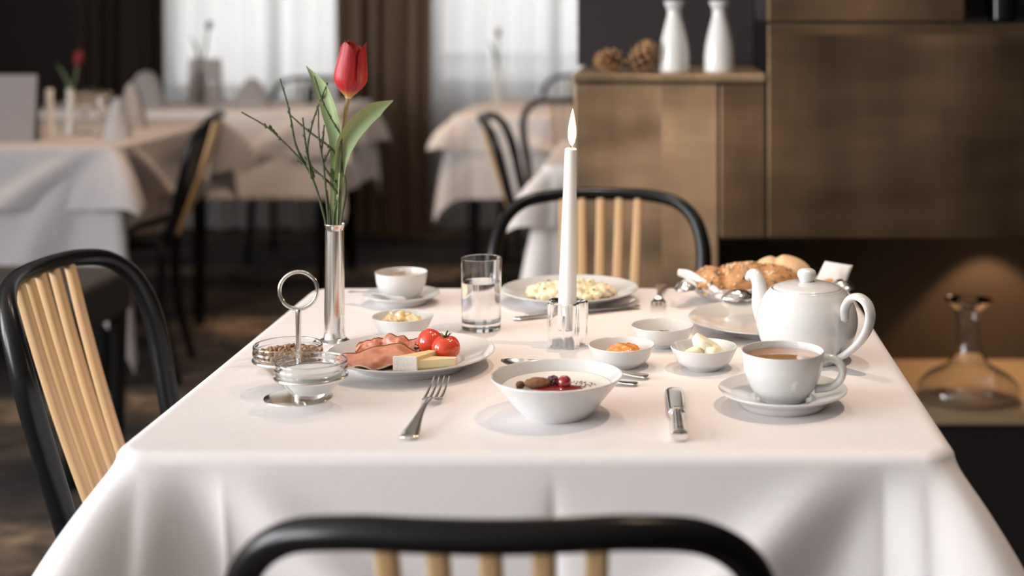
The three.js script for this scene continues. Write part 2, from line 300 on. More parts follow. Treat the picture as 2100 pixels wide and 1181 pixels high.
// ------------------------------------------------------------------ tablecloths and tables
// a cloth over the rectangle x0..x1, z0..z1 at height y, hanging by drop, its corners flaring out and pleating
function clothGeometry({ x0, x1, z0, z1, y, drop, flare = 0.7, spread = 0.03, creasesX = [], creasesZ = [], signs = [1, 1, 1], seed = 1, amp = 1, top = true, n = 110 }) {
  const rc = 0.034, re = 0.013, per = [];
  const side = (ax, az, bx, bz, nx, nzv, m) => { for (let i = 0; i < m; i++) { const t = i / m; per.push({ x: lerp(ax, bx, t), z: lerp(az, bz, t), nx, nz: nzv, d: Math.min(t, 1 - t) * Math.hypot(bx - ax, bz - az), c: 0 }); } };
  const corner = (cx, cz, a0) => { for (let i = 0; i < 20; i++) { const a = a0 + i / 20 * PI / 2; per.push({ x: cx + rc * Math.cos(a), z: cz + rc * Math.sin(a), nx: Math.cos(a), nz: Math.sin(a), d: 0, c: 1 - Math.abs(i / 10 - 1) }); } };
  corner(x1 - rc, z1 - rc, 0); side(x1 - rc, z1, x0 + rc, z1, 0, 1, n); corner(x0 + rc, z1 - rc, PI / 2); side(x0, z1 - rc, x0, z0 + rc, -1, 0, n);
  corner(x0 + rc, z0 + rc, PI); side(x0 + rc, z0, x1 - rc, z0, 0, -1, n); corner(x1 - rc, z0 + rc, 1.5 * PI); side(x1, z0 + rc, x1, z1 - rc, 1, 0, n);
  const cx = (x0 + x1) / 2, cz = (z0 + z1) / 2, rings = [], ridge = (v, list, w = 0.004) => list.reduce((s, c, i) => s + signs[i % 3] * Math.exp(-Math.abs((v - c) / w)), 0);
  const K = top ? [0.0, 0.15, 0.3, 0.45, 0.6, 0.72, 0.80, 0.88, 0.93, 0.955] : [0.8, 0.95];
  for (const k of K) rings.push(per.map((p) => { const x = lerp(cx, p.x, k), z = lerp(cz, p.z, k); return V(x, y + 0.0003 * ridge(x, creasesX) + 0.0003 * ridge(z, creasesZ), z); }));
  for (let a = 0; a <= 4; a++) { const t = a / 4 * PI / 2; rings.push(per.map((p) => V(p.x + p.nx * re * (Math.sin(t) - 1), y - re * (1 - Math.cos(t)), p.z + p.nz * re * (Math.sin(t) - 1)))); }
  const steps = 22, unrolled = [];
  for (let s = 1; s <= steps; s++) {
    const t = s / steps;
    rings.push(per.map((p) => {
      const len = (typeof drop === 'function' ? drop(p.nx, p.nz) : drop) * (p.c ? Math.max(Math.abs(p.nx), Math.abs(p.nz)) ** -0.8 : 1) * t;
      const cone = p.c ? 0.35 + 0.65 * smoothstep(p.c, 0, 0.9) : 0.35 * Math.exp(-((p.d / 0.028) ** 2)), valley = p.c ? 0 : Math.exp(-(((p.d - 0.035 - 0.13 * t) / (0.022 + 0.035 * t)) ** 2)), second = p.c ? 0 : Math.exp(-(((p.d - 0.085 - 0.24 * t) / (0.026 + 0.045 * t)) ** 2));
      const al = flare * (cone - 0.22 * valley + 0.26 * second) + spread, e = 1 - 0.35 * t;
      const w = amp * (0.010 * nz(p.x * 5 + p.z * 4, t * 0.9, seed) * smoothstep(t, 0, 0.6) + 0.004 * nz(p.x * 15, p.z * 15 + t, seed + 5) * t);
      const cr = 0.0055 * smoothstep(t, 0, 0.25) * (Math.abs(p.nz) > 0.9 ? ridge(p.x, creasesX, 0.007) : Math.abs(p.nx) > 0.9 ? ridge(p.z, creasesZ, 0.007) : 0);
      const out = Math.sin(al * e) * len + w + cr, down = Math.cos(al * e) * len;
      unrolled.push(p.x + p.nx * (len + re), p.z + p.nz * (len + re));
      return V(p.x + p.nx * out, y - re - down, p.z + p.nz * out);
    }));
  }
  const g = loft(rings, { caps: false, flip: true }), P = g.attributes.position, uv = g.attributes.uv, N = per.length;
  const flatN = (K.length + 5) * N; for (let i = 0; i < P.count; i++) i < flatN ? uv.setXY(i, P.getX(i), P.getZ(i)) : uv.setXY(i, unrolled[(i - flatN) * 2], unrolled[(i - flatN) * 2 + 1]);
  return g;
}
const legGeo = (h, r0, r1) => sweep([V(0, h, 0), V(0, h * 0.5, 0), V(0, 0, 0)], (t) => lerp(r0, r1, t), (t) => lerp(r0, r1, t), { seg: 16, square: 0.6 });
function table(label, x0, x1, z0, z1, topY) {
  const t = thing('dining_table', label, 'table', [(x0 + x1) / 2, 0, (z0 + z1) / 2]), w = x1 - x0, d = z1 - z0;
  part('table_top', rbox(w - 0.026, 0.03, d - 0.026, 0.006, 0, topY - 0.018, 0), M.dark, t);
  part('apron', rbox(w - 0.14, 0.07, d - 0.14, 0.004, 0, topY - 0.068, 0), M.black, t);
  const g = legGeo(topY - 0.034, 0.027, 0.018);
  for (const sx of [-1, 1]) for (const sz of [-1, 1]) part('leg', g, M.black, t, [sx * (w / 2 - 0.07), 0, sz * (d / 2 - 0.07)]);
  return t;
}
table('square dining table laid for breakfast, in the foreground under a white cloth', -0.519, 0.279, -2.138, -1.341, TY - 0.003);
solo('tablecloth', clothGeometry({ x0: -0.5205, x1: 0.2805, z0: -2.1395, z1: -1.3395, y: TY, drop: 0.25, flare: 0.80, spread: 0.035, creasesX: [-0.409, -0.10, 0.209], creasesZ: [-1.58, -1.89], signs: [1, -1, -1], seed: 3, n: 200 }), M.linen,
  'large white linen tablecloth draped over the foreground breakfast table', 'tablecloth');

function farTable(label, x0, x1, z0, z1, drops, seed, clothLabels, flare = 0.6, mat = M.linenShaded) {
  table(label, x0, x1, z0, z1, TY - 0.008);
  solo('tablecloth', clothGeometry({ x0: x0 - 0.002, x1: x1 + 0.002, z0: z0 - 0.002, z1: z1 + 0.002, y: TY - 0.004, drop: drops[1], flare: flare * 0.3, spread: 0.04, seed, amp: 1.6, top: true, n: 70 }), mat, clothLabels[1], 'tablecloth');
  solo('tablecloth', clothGeometry({ x0: x0 - 0.009, x1: x1 + 0.009, z0: z0 - 0.009, z1: z1 + 0.009, y: TY, drop: drops[0], flare, spread: 0.10, seed: seed + 7, amp: 1.2, creasesX: [lerp(x0, x1, 0.25), lerp(x0, x1, 0.5), lerp(x0, x1, 0.78)], n: 70 }), mat, clothLabels[0], 'tablecloth');
}
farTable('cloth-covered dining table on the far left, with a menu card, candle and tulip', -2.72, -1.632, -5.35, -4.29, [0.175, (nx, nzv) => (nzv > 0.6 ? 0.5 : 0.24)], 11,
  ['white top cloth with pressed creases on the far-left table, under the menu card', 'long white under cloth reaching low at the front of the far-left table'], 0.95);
farTable('cloth-covered dining table in front of the left window, behind the tulip leaves', -2.62, -1.31, -6.45, -5.74, [0.17, 0.33], 23,
  ['shaded white top cloth on the table before the left window', 'shaded white under cloth on the table before the left window'], 0.7, M.linenLit);
farTable('cloth-covered dining table in front of the right window, beside the brown drape', -0.80, 0.35, -6.65, -5.5, [0.125, 0.30], 31,
  ['white top cloth with a flaring corner on the table before the right window', 'white under cloth hanging in a long point on the table before the right window'], 1.15, M.linenLit);
farTable('cloth-covered dining table half hidden behind the bronze hearth wall', -0.31, 0.42, -4.5, -3.78, [0.15, 0.45], 43,
  ['white top cloth on the table half hidden behind the hearth wall', 'white under cloth on the table half hidden behind the hearth wall'], 1.0, M.linenLit);

// ------------------------------------------------------------------ bentwood chairs
function makeChair(label, pos, turn) {
  const c = thing('bentwood_chair', label, 'chair', pos, turn, 'black bentwood chairs with pale slats');
  const LEAN = 0.27, y0 = 0.445, z0 = 0.19, vt = 0.391;
  const back = (u, v) => V(u, y0 + v * Math.cos(LEAN), z0 + v * Math.sin(LEAN) + 0.05 * (1 - (u / 0.19) ** 2) * (0.55 + 0.45 * clamp(v / vt, 0, 1)));
  const half = [[0.158, -0.02], [0.168, 0.08], [0.179, 0.18], [0.1875, 0.26], [0.1865, 0.305], [0.173, 0.349], [0.142, 0.378], [0.095, 0.389], [0.045, 0.391]];
  const path = [...half.map(([u, v]) => back(-u, v)), back(0, vt), ...half.slice().reverse().map(([u, v]) => back(u, v))];
  part('back_hoop', sweep(path, (t) => 0.0118 + 0.0034 * smoothstep(Math.abs(t - 0.5), 0.16, 0.34), (t) => 0.0112 + 0.0030 * smoothstep(Math.abs(t - 0.5), 0.16, 0.34), { steps: 110, seg: 20 }), M.black, c);
  for (let k = -2; k <= 2; k++) {
    const pts = [0, 0.25, 0.5, 0.75, 1].map((t) => { const p = back(k * lerp(0.0275, 0.0350, t), lerp(0.004, vt - 0.004, t)); p.z += 0.006 * Math.sin(PI * t) - 0.001; return p; });
    part('slat', sweep(pts, (t) => 0.0078 + 0.0012 * Math.sin(PI * t), 0.0062, { steps: 16, seg: 16, side: V(1, 0, 0), square: 0.6 }), M.beech, c);
  }
  const shape = new THREE.Shape(), w = 0.205, d = 0.2;
  shape.moveTo(-w + 0.05, -d); shape.lineTo(w - 0.05, -d); shape.quadraticCurveTo(w + 0.005, -d, w, -d + 0.06); shape.lineTo(0.175, d - 0.04); shape.quadraticCurveTo(0.165, d, 0.12, d); shape.lineTo(-0.12, d); shape.quadraticCurveTo(-0.165, d, -0.175, d - 0.04); shape.lineTo(-w, -d + 0.06); shape.quadraticCurveTo(-w - 0.005, -d, -w + 0.05, -d);
  const ext = (h, b, s) => new THREE.ExtrudeGeometry(shape, { depth: h, bevelEnabled: true, bevelThickness: b, bevelSize: b, bevelSegments: 4, curveSegments: 12 }).scale(s, s, 1).rotateX(PI / 2);
  part('seat', ext(0.026, 0.005, 0.98), M.black, c, [0, 0.452, 0]);
  part('cushion', ext(0.008, 0.006, 0.9), M.dark, c, [0, 0.468, 0]);
  for (const s of [-1, 1]) {
    part('leg', sweep([V(s * 0.165, 0.425, -0.15), V(s * 0.172, 0.2, -0.165), V(s * 0.182, 0.0, -0.18)], (t) => lerp(0.017, 0.012, t), (t) => lerp(0.017, 0.012, t), { steps: 10 }), M.black, c);
    part('leg', sweep([V(s * 0.157, 0.44, 0.185), V(s * 0.165, 0.22, 0.185), V(s * 0.175, 0.0, 0.235)], (t) => lerp(0.016, 0.012, t), (t) => lerp(0.016, 0.012, t), { steps: 10 }), M.black, c);
  }
  return c;
}
const chair = makeChair('black bentwood chair at the front edge of the breakfast table, its back to the viewer', [-0.112, 0, -1.279], 0);
const chairs = (label, x, z, turn) => dup(chair, label, [x, 0, z], turn);
chairs('black bentwood chair with pale slats on the left side of the breakfast table', -0.482, -1.88, -PI / 2 - 0.05);
chairs('black bentwood chair behind the candle, at the far edge of the breakfast table', -0.1125, -2.306, PI);
chairs('black bentwood chair seen edge-on between the menu-card table and the tulip', -1.755, -4.55, PI / 2 + 0.2);
chairs('black bentwood chair seen from the side, left of the hearth wall', -0.225, -4.52, -PI / 2);
chairs('black bentwood chair showing its back slats, before the right window table', -0.33, -5.62, 0);
chairs('dim black bentwood chair against the right sheer curtain, at the far side of its table', -0.40, -6.85, PI);
chairs('dim black bentwood chair with brown slats against the dark drape, behind the menu-card table', -2.36, -5.62, PI);
chairs('dim black bentwood chair at the window side of the left window table', -1.68, -6.62, PI);
{
  const s = thing('stool', 'low black upholstered stool in front of the far-left table, seen through the near left chair', 'stool', [-1.60, 0, -3.62]);
  part('seat', rbox(0.40, 0.12, 0.36, 0.02, 0, 0.425, 0), M.dark, s);
  for (const a of [-1, 1]) for (const b of [-1, 1]) part('leg', legGeo(0.37, 0.022, 0.014), M.black, s, [a * 0.17, 0, b * 0.15]);
}

// ------------------------------------------------------------------ tulips in slim vases
const leafMat = phy({ color: L(0.30, 0.38, 0.17), roughness: 0.55, transmission: 0.0, side: THREE.DoubleSide, bumpMap: tex(128, 16, (u) => 0.5 + 0.5 * Math.sin(u * TAU * 22), false), bumpScale: 0.0001 });
const petalMat = phy({ color: L(1, 1, 1), roughness: 0.5, sheen: 0.3, side: THREE.DoubleSide, map: tex(128, 256, (u, v) => {
  const e = smoothstep(v, 0.02, 0.2), f = 0.9 + 0.5 * fbm(u * 16, v * 1.5, 2, 3) - 0.12 * Math.abs(u - 0.5); return [lerp(0.92, 0.77, e) * f, lerp(0.72, 0.15, e) * f, lerp(0.36, 0.17, e) * f];
}, true) });
const stemMat = paint([0.36, 0.26, 0.11], 0.5), twigMat = paint([0.055, 0.075, 0.025], 0.6);
function petal(R, Hh, a0, half, tip, seed) {
  const rings = [], prof = (s) => R * (0.14 + 0.92 * Math.sin(Math.min(1, s / 0.36) * PI / 2)) * (1 - 0.27 * smoothstep(s, 0.36, 1.0));
  for (let i = 0; i <= 22; i++) {
    const s = i / 22, w = half * Math.sin(PI * clamp(0.14 + 0.66 * s, 0, 1)) ** 0.5 * (s > 0.78 ? Math.sqrt(Math.max(0.004, 1 - ((s - 0.78) / 0.22) ** 2)) : 1), ring = [];
    for (let j = 0; j <= 12; j++) {
      const q = j / 6 - 1, a = a0 + q * w, r = prof(s) * (1 - 0.05 * q * q + tip * s * s) + 0.0009 * nz(q * 2, s * 3, seed);
      ring.push(V(Math.sin(a) * r, s * Hh * (1 - 0.03 * q * q), Math.cos(a) * r));
    }
    rings.push(ring);
  }
  return loft(rings, { open: true });
}
function leafBlade(pts, widths, fold, faceDir) {           // a trough-shaped leaf along pts
  const C = new THREE.CatmullRomCurve3(pts).getPoints(36), rings = [];
  C.forEach((p, i) => {
    const t = i / 36, k = t * (widths.length - 1), w = lerp(widths[Math.floor(k)], widths[Math.min(widths.length - 1, Math.floor(k) + 1)], k % 1);
    const T = C[Math.min(36, i + 1)].clone().sub(C[Math.max(0, i - 1)]).normalize(), S = T.clone().cross(faceDir).normalize(), N = S.clone().cross(T), ring = [];
    for (let j = 0; j < 9; j++) { const q = j / 4 - 1; ring.push(p.clone().addScaledVector(S, q * w).addScaledVector(N, fold * w * q * q)); }
    for (let j = 8; j >= 0; j--) { const q = j / 4 - 1; ring.push(p.clone().addScaledVector(S, q * w).addScaledVector(N, fold * w * q * q - 0.0011 * (1 - q * q * 0.8))); }
    rings.push(ring);
  });
  return loft(rings);
}
const bloomGeos = []; for (let k = 0; k < 3; k++) bloomGeos.push(petal(0.0178, 0.066, k * TAU / 3 + 0.39, 0.95, -0.06, k)); for (let k = 0; k < 3; k++) bloomGeos.push(petal(0.0196, 0.0715, k * TAU / 3 - 0.66, 0.98, 0.05, k + 10));
function bloom(parent, p, tilt, turn, s = 1, mat = null) {
  const b = new THREE.Group(); b.name = 'bloom'; b.position.copy(p); b.rotation.set(0.04, turn, tilt, 'ZYX'); b.scale.setScalar(s); parent.add(b);
  bloomGeos.forEach((g) => part('petal', g, mat || petalMat, b));
  part('receptacle', new THREE.SphereGeometry(0.0045, 16, 12).scale(1, 0.7, 1), paint([0.65, 0.5, 0.22]), b, [0, 0.001, 0]);
}
const vaseGeo = turned([[0, 0.0015], [0.0205, 0], [0.0208, 0.0016], [0.0145, 0.0045], [0.0131, 0.012], [0.0128, 0.02], [0.0118, 0.09], [0.0112, 0.140], [0.0125, 0.1452], [0.0127, 0.1468], [0.0115, 0.1470], [0.0104, 0.139], [0.0110, 0.09], [0.0118, 0.01], [0, 0.008]], 56, 0.002);
const vase = thing('bud_vase', 'slim silver bud vase on the breakfast table, holding the sharp red tulip', 'vase', [-0.4085, TY, -1.79]);
part('body', vaseGeo, M.silver, vase);
{
  const q = (zx, zy, z = 0) => V((zx - 648) / 4511, (1786 - zy) / 4511, z);
  const t = thing('tulip', 'red tulip with two pale green leaves standing in the silver vase', 'flower', [-0.4085, TY, -1.79]);
  part('stem', sweep([q(660, 1500, 0), q(664, 1100, 0), q(680, 760, -0.002), q(696, 560, -0.004), q(722, 408, -0.003)], 0.0026, 0.0026, { steps: 30 }), stemMat, t);
  bloom(t, q(723, 414, -0.003), -0.10, 0.15);
  part('leaf', leafBlade([q(655, 1450, 0.002), q(655, 1080, 0.004), q(664, 850, 0.007), q(668, 660, 0.006), q(632, 500, 0.002), q(570, 350, -0.004), q(487, 235, -0.002)], [0.004, 0.0045, 0.0065, 0.0085, 0.0105, 0.0085, 0.0004], 0.5, V(-0.25, 0.1, 1).normalize()), leafMat, t);
  part('leaf', leafBlade([q(662, 1400, -0.003), q(672, 1000, 0.004), q(690, 800, 0.009), q(722, 660, 0.011), q(800, 545, 0.013), q(890, 470, 0.013), q(990, 424, 0.012)], [0.003, 0.0045, 0.0065, 0.0115, 0.0125, 0.0105, 0.0004], 0.45, V(0.2, -0.35, 1).normalize()), leafMat, t);
  const tw = thing('twig_bundle', 'dark green leafless twigs spreading left out of the silver vase', 'twigs', [-0.4085, TY, -1.79]);
  const twigs = [
    [[640, 1300], [605, 1115], [545, 900], [490, 790], [330, 620], [270, 570], [135, 492]], [[490, 792], [435, 680], [405, 530], [385, 440], [345, 305]], [[690, 772], [640, 700], [500, 590], [410, 510]],
    [[536, 862], [498, 720], [520, 570], [560, 450], [608, 330]], [[530, 866], [500, 680], [485, 520]], [[640, 1300], [620, 1110], [600, 790], [580, 640], [578, 470]], [[655, 880], [590, 760], [600, 640], [608, 560]],
    [[665, 1300], [690, 1110], [720, 900], [700, 800], [698, 640], [640, 530], [590, 430], [545, 290]], [[672, 950], [620, 880], [540, 810], [490, 740]], [[640, 1300], [628, 1090], [612, 930]], [[655, 1300], [650, 1080], [680, 940], [640, 810]],
    [[440, 768], [490, 790]], [[330, 622], [285, 572]], [[640, 690], [590, 790]], [[690, 830], [705, 620]],
  ];
  const R = rng(77);
  twigs.forEach((pl, i) => {
    const dz = (R() - 0.3) * 0.022, pts = pl.map(([x, y], k) => q(x, y, 0.006 + dz * clamp((1115 - y) / 600, 0, 1)));
    const g = [sweep(pts, (u) => lerp(0.0016, 0.0009, u) * (1 + 0.14 * Math.sin(u * 60)), undefined, { steps: 28, seg: 8 })];
    const C = new THREE.CatmullRomCurve3(pts, false, 'centripetal'); for (let k = 0; k < 4; k++) { const u = 0.35 + 0.6 * R(), p = C.getPoint(u); g.push(new THREE.SphereGeometry(0.0015, 8, 6).scale(1, 1.7, 1).translate(p.x + (R() - 0.5) * 0.0022, p.y, p.z)); }
    part('twig', merge(g), twigMat, tw);
  });
}
function farTulip(x, z, h, lean, vaseMat, labels, s = 1, budMat = null) {
  const v = thing('bud_vase', labels[0], 'vase', [x, TY, z]); part('body', vaseGeo, vaseMat, v);
  const t = thing('tulip', labels[1], 'flower', [x, TY, z]);
  part('stem', sweep([V(0, 0.02, 0), V(0, 0.15, 0), V(lean * 0.5, h * 0.6, 0), V(lean, h - 0.07 * s, 0)], 0.0036, 0.0036, { steps: 16 }), paint([0.12, 0.17, 0.07]), t);
  bloom(t, V(lean, h - 0.07 * s, 0), -0.1, 1, s, budMat);
  part('leaf', leafBlade([V(0, 0.1, 0), V(-0.006, 0.6 * h, 0), V(-0.02, 0.72 * h, 0.005), V(-0.045, 0.84 * h, 0.008)], [0.003, 0.006, 0.005, 0.0005], 0.4, V(0, 0, 1)), paint([0.08, 0.11, 0.05]), t);
}
farTulip(-1.96, -4.75, 0.275, 0.025, M.porcelain, ['white bud vase beside the candle on the far-left table', 'blurred red tulip against the dark wall on the far-left table'], 0.8, paint([0.14, 0.008, 0.008]));
farTulip(-1.965, -6.1, 0.36, 0.037, paint([0.05, 0.05, 0.05], 0.3), ['dark slim bud vase before the menu card by the left window', 'dark closed tulip silhouetted against the left window'], 0.6, paint([0.03, 0.012, 0.010]));  // silhouette against the window put into the bud colour
farTulip(-0.715, -6.25, 0.325, 0.0, M.wax, ['pale bud vase on the table before the right window', 'dull brownish tulip against the right sheer curtain'], 0.6, paint([0.22, 0.10, 0.06]));

// far table settings
function menuCard(label, x, z, turn, h, w, c0 = 0.22) {
  const c = thing('menu_card', label, 'menu card', [x, TY, z], turn), m = paint([c0, c0 * 0.87, c0 * 0.87], 0.7);
  for (const s of [-1, 1]) part('leaf_panel', rbox(w, h, 0.003, 0.001, 0, h / 2, 0), m, c, [0, 0, s * 0.026], [-s * 0.11, 0, 0]);
}
menuCard('mauve-grey standing menu card at the left edge, on the far-left table', -2.015, -4.45, 0.06, 0.208, 0.15);
menuCard('mauve-grey standing menu card before the left sheer curtain', -2.00, -6.28, 0, 0.192, 0.14, 0.55);  // same card in a lighter colour, standing in for light from behind
function foldedNapkin(label, x, z, w, h, turn, peak) {
  const n = thing('folded_napkin', label, 'napkin', [x, TY, z], turn), m = M.linenShaded;  // far napkins use the linen with shade in its colour
  for (const s of [-1, 1]) {
    const rings = []; for (let i = 0; i <= 14; i++) { const v = i / 14, ring = []; for (let j = 0; j <= 16; j++) { const u = j / 8 - 1, top = Math.pow(Math.max(0, 1 - Math.abs(u) ** peak), 1 / peak); ring.push(V(u * w / 2 * (1 - 0.15 * v), v * h * top, s * (0.012 + 0.028 * (1 - v)) * (0.4 + 0.6 * (1 - u * u)) + 0.003 * Math.sin(u * 14))); } rings.push(ring); }
    part('fold', loft(rings, { open: true }), m, n);
  }
}
foldedNapkin('white pointed napkin standing at the corner of the far-left table', -1.715, -4.52, 0.10, 0.135, 0.2, 1.3);
foldedNapkin('shaded white pointed napkin just behind the corner napkin of the far-left table', -1.83, -4.95, 0.12, 0.16, -0.1, 1.4);
foldedNapkin('white rounded napkin on the left window table, against the dark drape', -2.14, -5.95, 0.17, 0.15, 0, 2.2);
foldedNapkin('white peaked napkin on the left window table, against the sheer curtain', -1.70, -5.95, 0.18, 0.125, 0, 1.5);
function taper(label, x, z, h, r0, r1, lit, tilt = 0, baseY = TY) {
  const c = thing('taper_candle', label, 'candle', [x, baseY, z]); c.rotation.z = tilt;
  part('wax_body', turned([[0, 0], [r0, 0], [r0 * 1.01, h * 0.2], [r1, h - 0.0022], [r1 * 0.7, h - 0.0012], [0, h - 0.0026]], 40, 0.0015), M.wax, c);
  part('wick', sweep([V(0, h - 0.004, 0), V(0.0004, h + 0.004, 0), V(0.0014, h + 0.009, 0)], 0.0009, 0.0009, { steps: 8, seg: 8 }), paint([0.01, 0.01, 0.01]), c);
  if (lit) {
    const f = phy({ color: L(0, 0, 0), emissive: L(1, 0.72, 0.36), emissiveIntensity: 5.5, roughness: 1 });
    part('flame', lathe(spline2([[0.0001, 0], [0.0033, 0.006], [0.0049, 0.015], [0.0041, 0.026], [0.0020, 0.038], [0.0001, 0.0465]], 24), 24), f, c, [0.0012, h + 0.001, 0]);
    const l = new THREE.PointLight(L(1, 0.6, 0.26), 0.06, 0, 2); l.position.set(x - Math.sin(tilt) * h, baseY + h + 0.02, z); l.castShadow = true; l.shadow.radius = 0.3; l.name = 'candle_light'; scene.add(l);
  }
  return c;
}
taper('unlit cream candle standing beside the menu card on the far-left table', -1.965, -4.60, 0.155, 0.0135, 0.0115, false);
const wineGlassGeo = (s) => lathe([...spline2([[0.0005, 0.001], [0.03, 0.001], [0.031, 0.003], [0.006, 0.007], [0.0035, 0.02], [0.0035, 0.07], [0.012, 0.085], [0.031, 0.11], [0.034, 0.14], [0.029, 0.175]], 40), ...spline2([[0.0278, 0.175], [0.0328, 0.14], [0.0298, 0.111], [0.010, 0.089], [0.0005, 0.086]], 24)].map((p) => p.multiplyScalar(s)), 40);
{
  const g = thing('wine_glass', 'blurred empty wine glass beside the tulip vase on the far-left table', 'glass', [-1.90, TY, -4.72]); part('body', wineGlassGeo(0.75), M.glass, g);
  dup(g, 'blurred empty wine glass nearest the pointed napkins on the far-left table', [-1.80, TY, -4.62]);
  dup(g, 'blurred empty wine glass by the rounded napkin on the left window table', [-1.86, TY, -5.92]);
  const b = thing('small_bottle', 'small dark green bottle on the left window table under the left tulip leaf', 'bottle', [-1.52, TY, -6.2]);
  part('body', turned([[0, 0.001], [0.02, 0], [0.021, 0.003], [0.021, 0.05], [0.009, 0.075], [0.008, 0.1], [0, 0.1]], 32, 0.006), phy({ color: L(0.02, 0.04, 0.025), roughness: 0.1, clearcoat: 1 }), b);
}

// ------------------------------------------------------------------ tableware
const plateGeo = turned([[0, 0.0075], [0.060, 0.0075], [0.070, 0.0105], [0.0955, 0.0195], [0.0972, 0.0196], [0.0968, 0.0178], [0.072, 0.0078], [0.064, 0.0020], [0.0625, 0], [0.0595, 0], [0.058, 0.004], [0, 0.004]], 96, 0.003);
const plate = thing('plate', 'white porcelain plate carrying the ham, cheese and tomatoes', 'plate', [-0.291, TY, -1.663], 0, 'white dinner plates'); part('body', plateGeo, M.porcelain, plate);
dup(plate, 'white porcelain plate of scrambled eggs behind the candle', [-0.130, TY, -2.036], 0);
const side = dup(plate, 'empty white side plate between the teapot and the bread basket', [0.139, TY, -1.862], 0); side.scale.set(1.08, 0.85, 1.08);

// ham, cheese and tomatoes; local origin on the plate's well
const PX = -0.291, PZ = -1.663, PY = TY + 0.0078;
const hamMat = phy({ color: L(1, 1, 1), roughness: 0.42, side: THREE.DoubleSide, sheen: 0.15, map: tex(256, 256, (u, v) => {
  const n = fbm(u * 4, v * 3, 3, 4), m = fbm(u * 18, v * 9, 9, 2), fat = smoothstep(v, 0.955, 0.985) + smoothstep(0.03 - v, -0.01, 0.02) * 0.8, k = 1 + 0.22 * n + 0.07 * m;
  return [lerp(0.80 * k, 0.95, fat), lerp(0.53 * k, 0.83, fat), lerp(0.43 * k, 0.74, fat)];
}, true) });
const rindMat = paint([0.26, 0.13, 0.05], 0.6);
function hamSlice(label, pos, turn, len, front, height, backd, seed, ends) {
  const grid = (off) => { const rings = []; for (let i = 0; i <= 30; i++) {
    const u = i / 30, e = Math.sin(PI * clamp(lerp(ends[0], ends[1], u), 0, 1)) ** 0.6, ring = [];
    for (let j = 0; j <= 26; j++) {                       // from the front edge on the plate over the ridge and down behind
      const v = j / 26, a = (v < 0.68 ? v / 0.68 * 0.5 : 0.5 + (v - 0.68) / 0.32 * 0.5) * PI;
      const hgt = height * e * (0.8 + 0.45 * nz(u * 3.2, 1.3, seed)), w = 0.0022 * nz(u * 9, v * 4, seed + 2);
      const z = Math.cos(a) > 0 ? Math.cos(a) * front * e : Math.cos(a) * backd * e;
      const curl = 0.004 * smoothstep(0.12 - v, 0, 0.12) * (0.6 + 0.6 * Math.sin(u * 17 + seed));
      ring.push(V((u - 0.5) * len + 0.004 * nz(v * 3, u * 2, seed + 7), Math.max(0.0006, Math.sin(a) ** 0.85 * hgt + w * (v > 0.05 ? 1 : 0) + curl) + off, z + w + 0.003 * Math.sin(u * 13 + seed) * (1 - v)));
    }
    rings.push(ring);
  } return rings; };
  const t = thing('ham_slice', label, 'ham', pos, turn, 'cured ham slices on the plate');
  const up = grid(0.0013), low = grid(0), rings = up.map((r, i) => [...r, ...low[i].slice().reverse()]);
  const g = loft(rings); const P = g.attributes.position, uv = g.attributes.uv; for (let i = 0; i < uv.count; i++) { const c = i % 54; uv.setXY(i, P.getX(i) / 0.09 + 0.5 + seed * 0.3, (c < 27 ? c : 53 - c) / 26); }
  part('meat', g, hamMat, t);
  part('rind', sweep(up.map((r) => r[19].clone().add(V(0, 0.0006, -0.0004))), 0.0007, 0.0006, { seg: 8 }), rindMat, t);
  return t;
}
hamSlice('large folded slice of pink cured ham at the front of the plate', [PX - 0.030, PY + 0.0005, PZ + 0.016], 0.10, 0.098, 0.034, 0.024, 0.016, 3, [0.06, 0.93]);
hamSlice('pointed slice of cured ham standing at the back of the plate', [PX - 0.016, PY + 0.0005, PZ - 0.022], -0.15, 0.050, 0.014, 0.028, 0.010, 8, [0.05, 0.95]);
hamSlice('small curled slice of cured ham at the back left of the plate', [PX - 0.046, PY + 0.0005, PZ - 0.024], 0.35, 0.044, 0.012, 0.024, 0.010, 15, [0.1, 0.9]);
hamSlice('rounded slice of cured ham half hidden behind the tomatoes', [PX + 0.013, PY + 0.0005, PZ - 0.024], 0.2, 0.050, 0.014, 0.026, 0.010, 21, [0.05, 0.95]);
const tomatoMat = phy({ color: L(0.68, 0.065, 0.03), roughness: 0.18, clearcoat: 0.6, clearcoatRoughness: 0.05 }), calyxMat = paint([0.035, 0.055, 0.02], 0.6);
function tomato(label, pos, rot, r) {
  const t = thing('cherry_tomato', label, 'tomato', pos, 0, 'cherry tomatoes on the plate');
  const b = new THREE.Group(); t.rotation.set(...rot);
  part('flesh', ball(r, (v) => { const h = v.y / r, a = Math.atan2(v.z, v.x); const k = 1 - 0.16 * Math.exp(-((1 - h) / 0.09)) + 0.012 * Math.cos(a * 5) * Math.max(0, h); v.multiplyScalar(k); v.y *= 0.93; }, 28), tomatoMat, t);
  const g = []; for (let k = 0; k < 6; k++) { const a = k / 6 * TAU, c = Math.cos(a), s = Math.sin(a); g.push(sweep([V(0, r * 0.78, 0), V(c * r * 0.2, r * 0.86, s * r * 0.2), V(c * r * 0.42, r * (1.0 + 0.12 * (k % 2)), s * r * 0.42)], (u) => r * 0.085 * (1 - 0.9 * u) + 0.0002, 0.0005, { steps: 8, seg: 8 })); }
  part('calyx', merge(g), calyxMat, t); part('stalk', sweep([V(0, r * 0.75, 0), V(r * 0.05, r * 1.0, 0), V(r * 0.18, r * 1.2, 0)], r * 0.06, r * 0.06, { steps: 6, seg: 8 }), calyxMat, t);
}
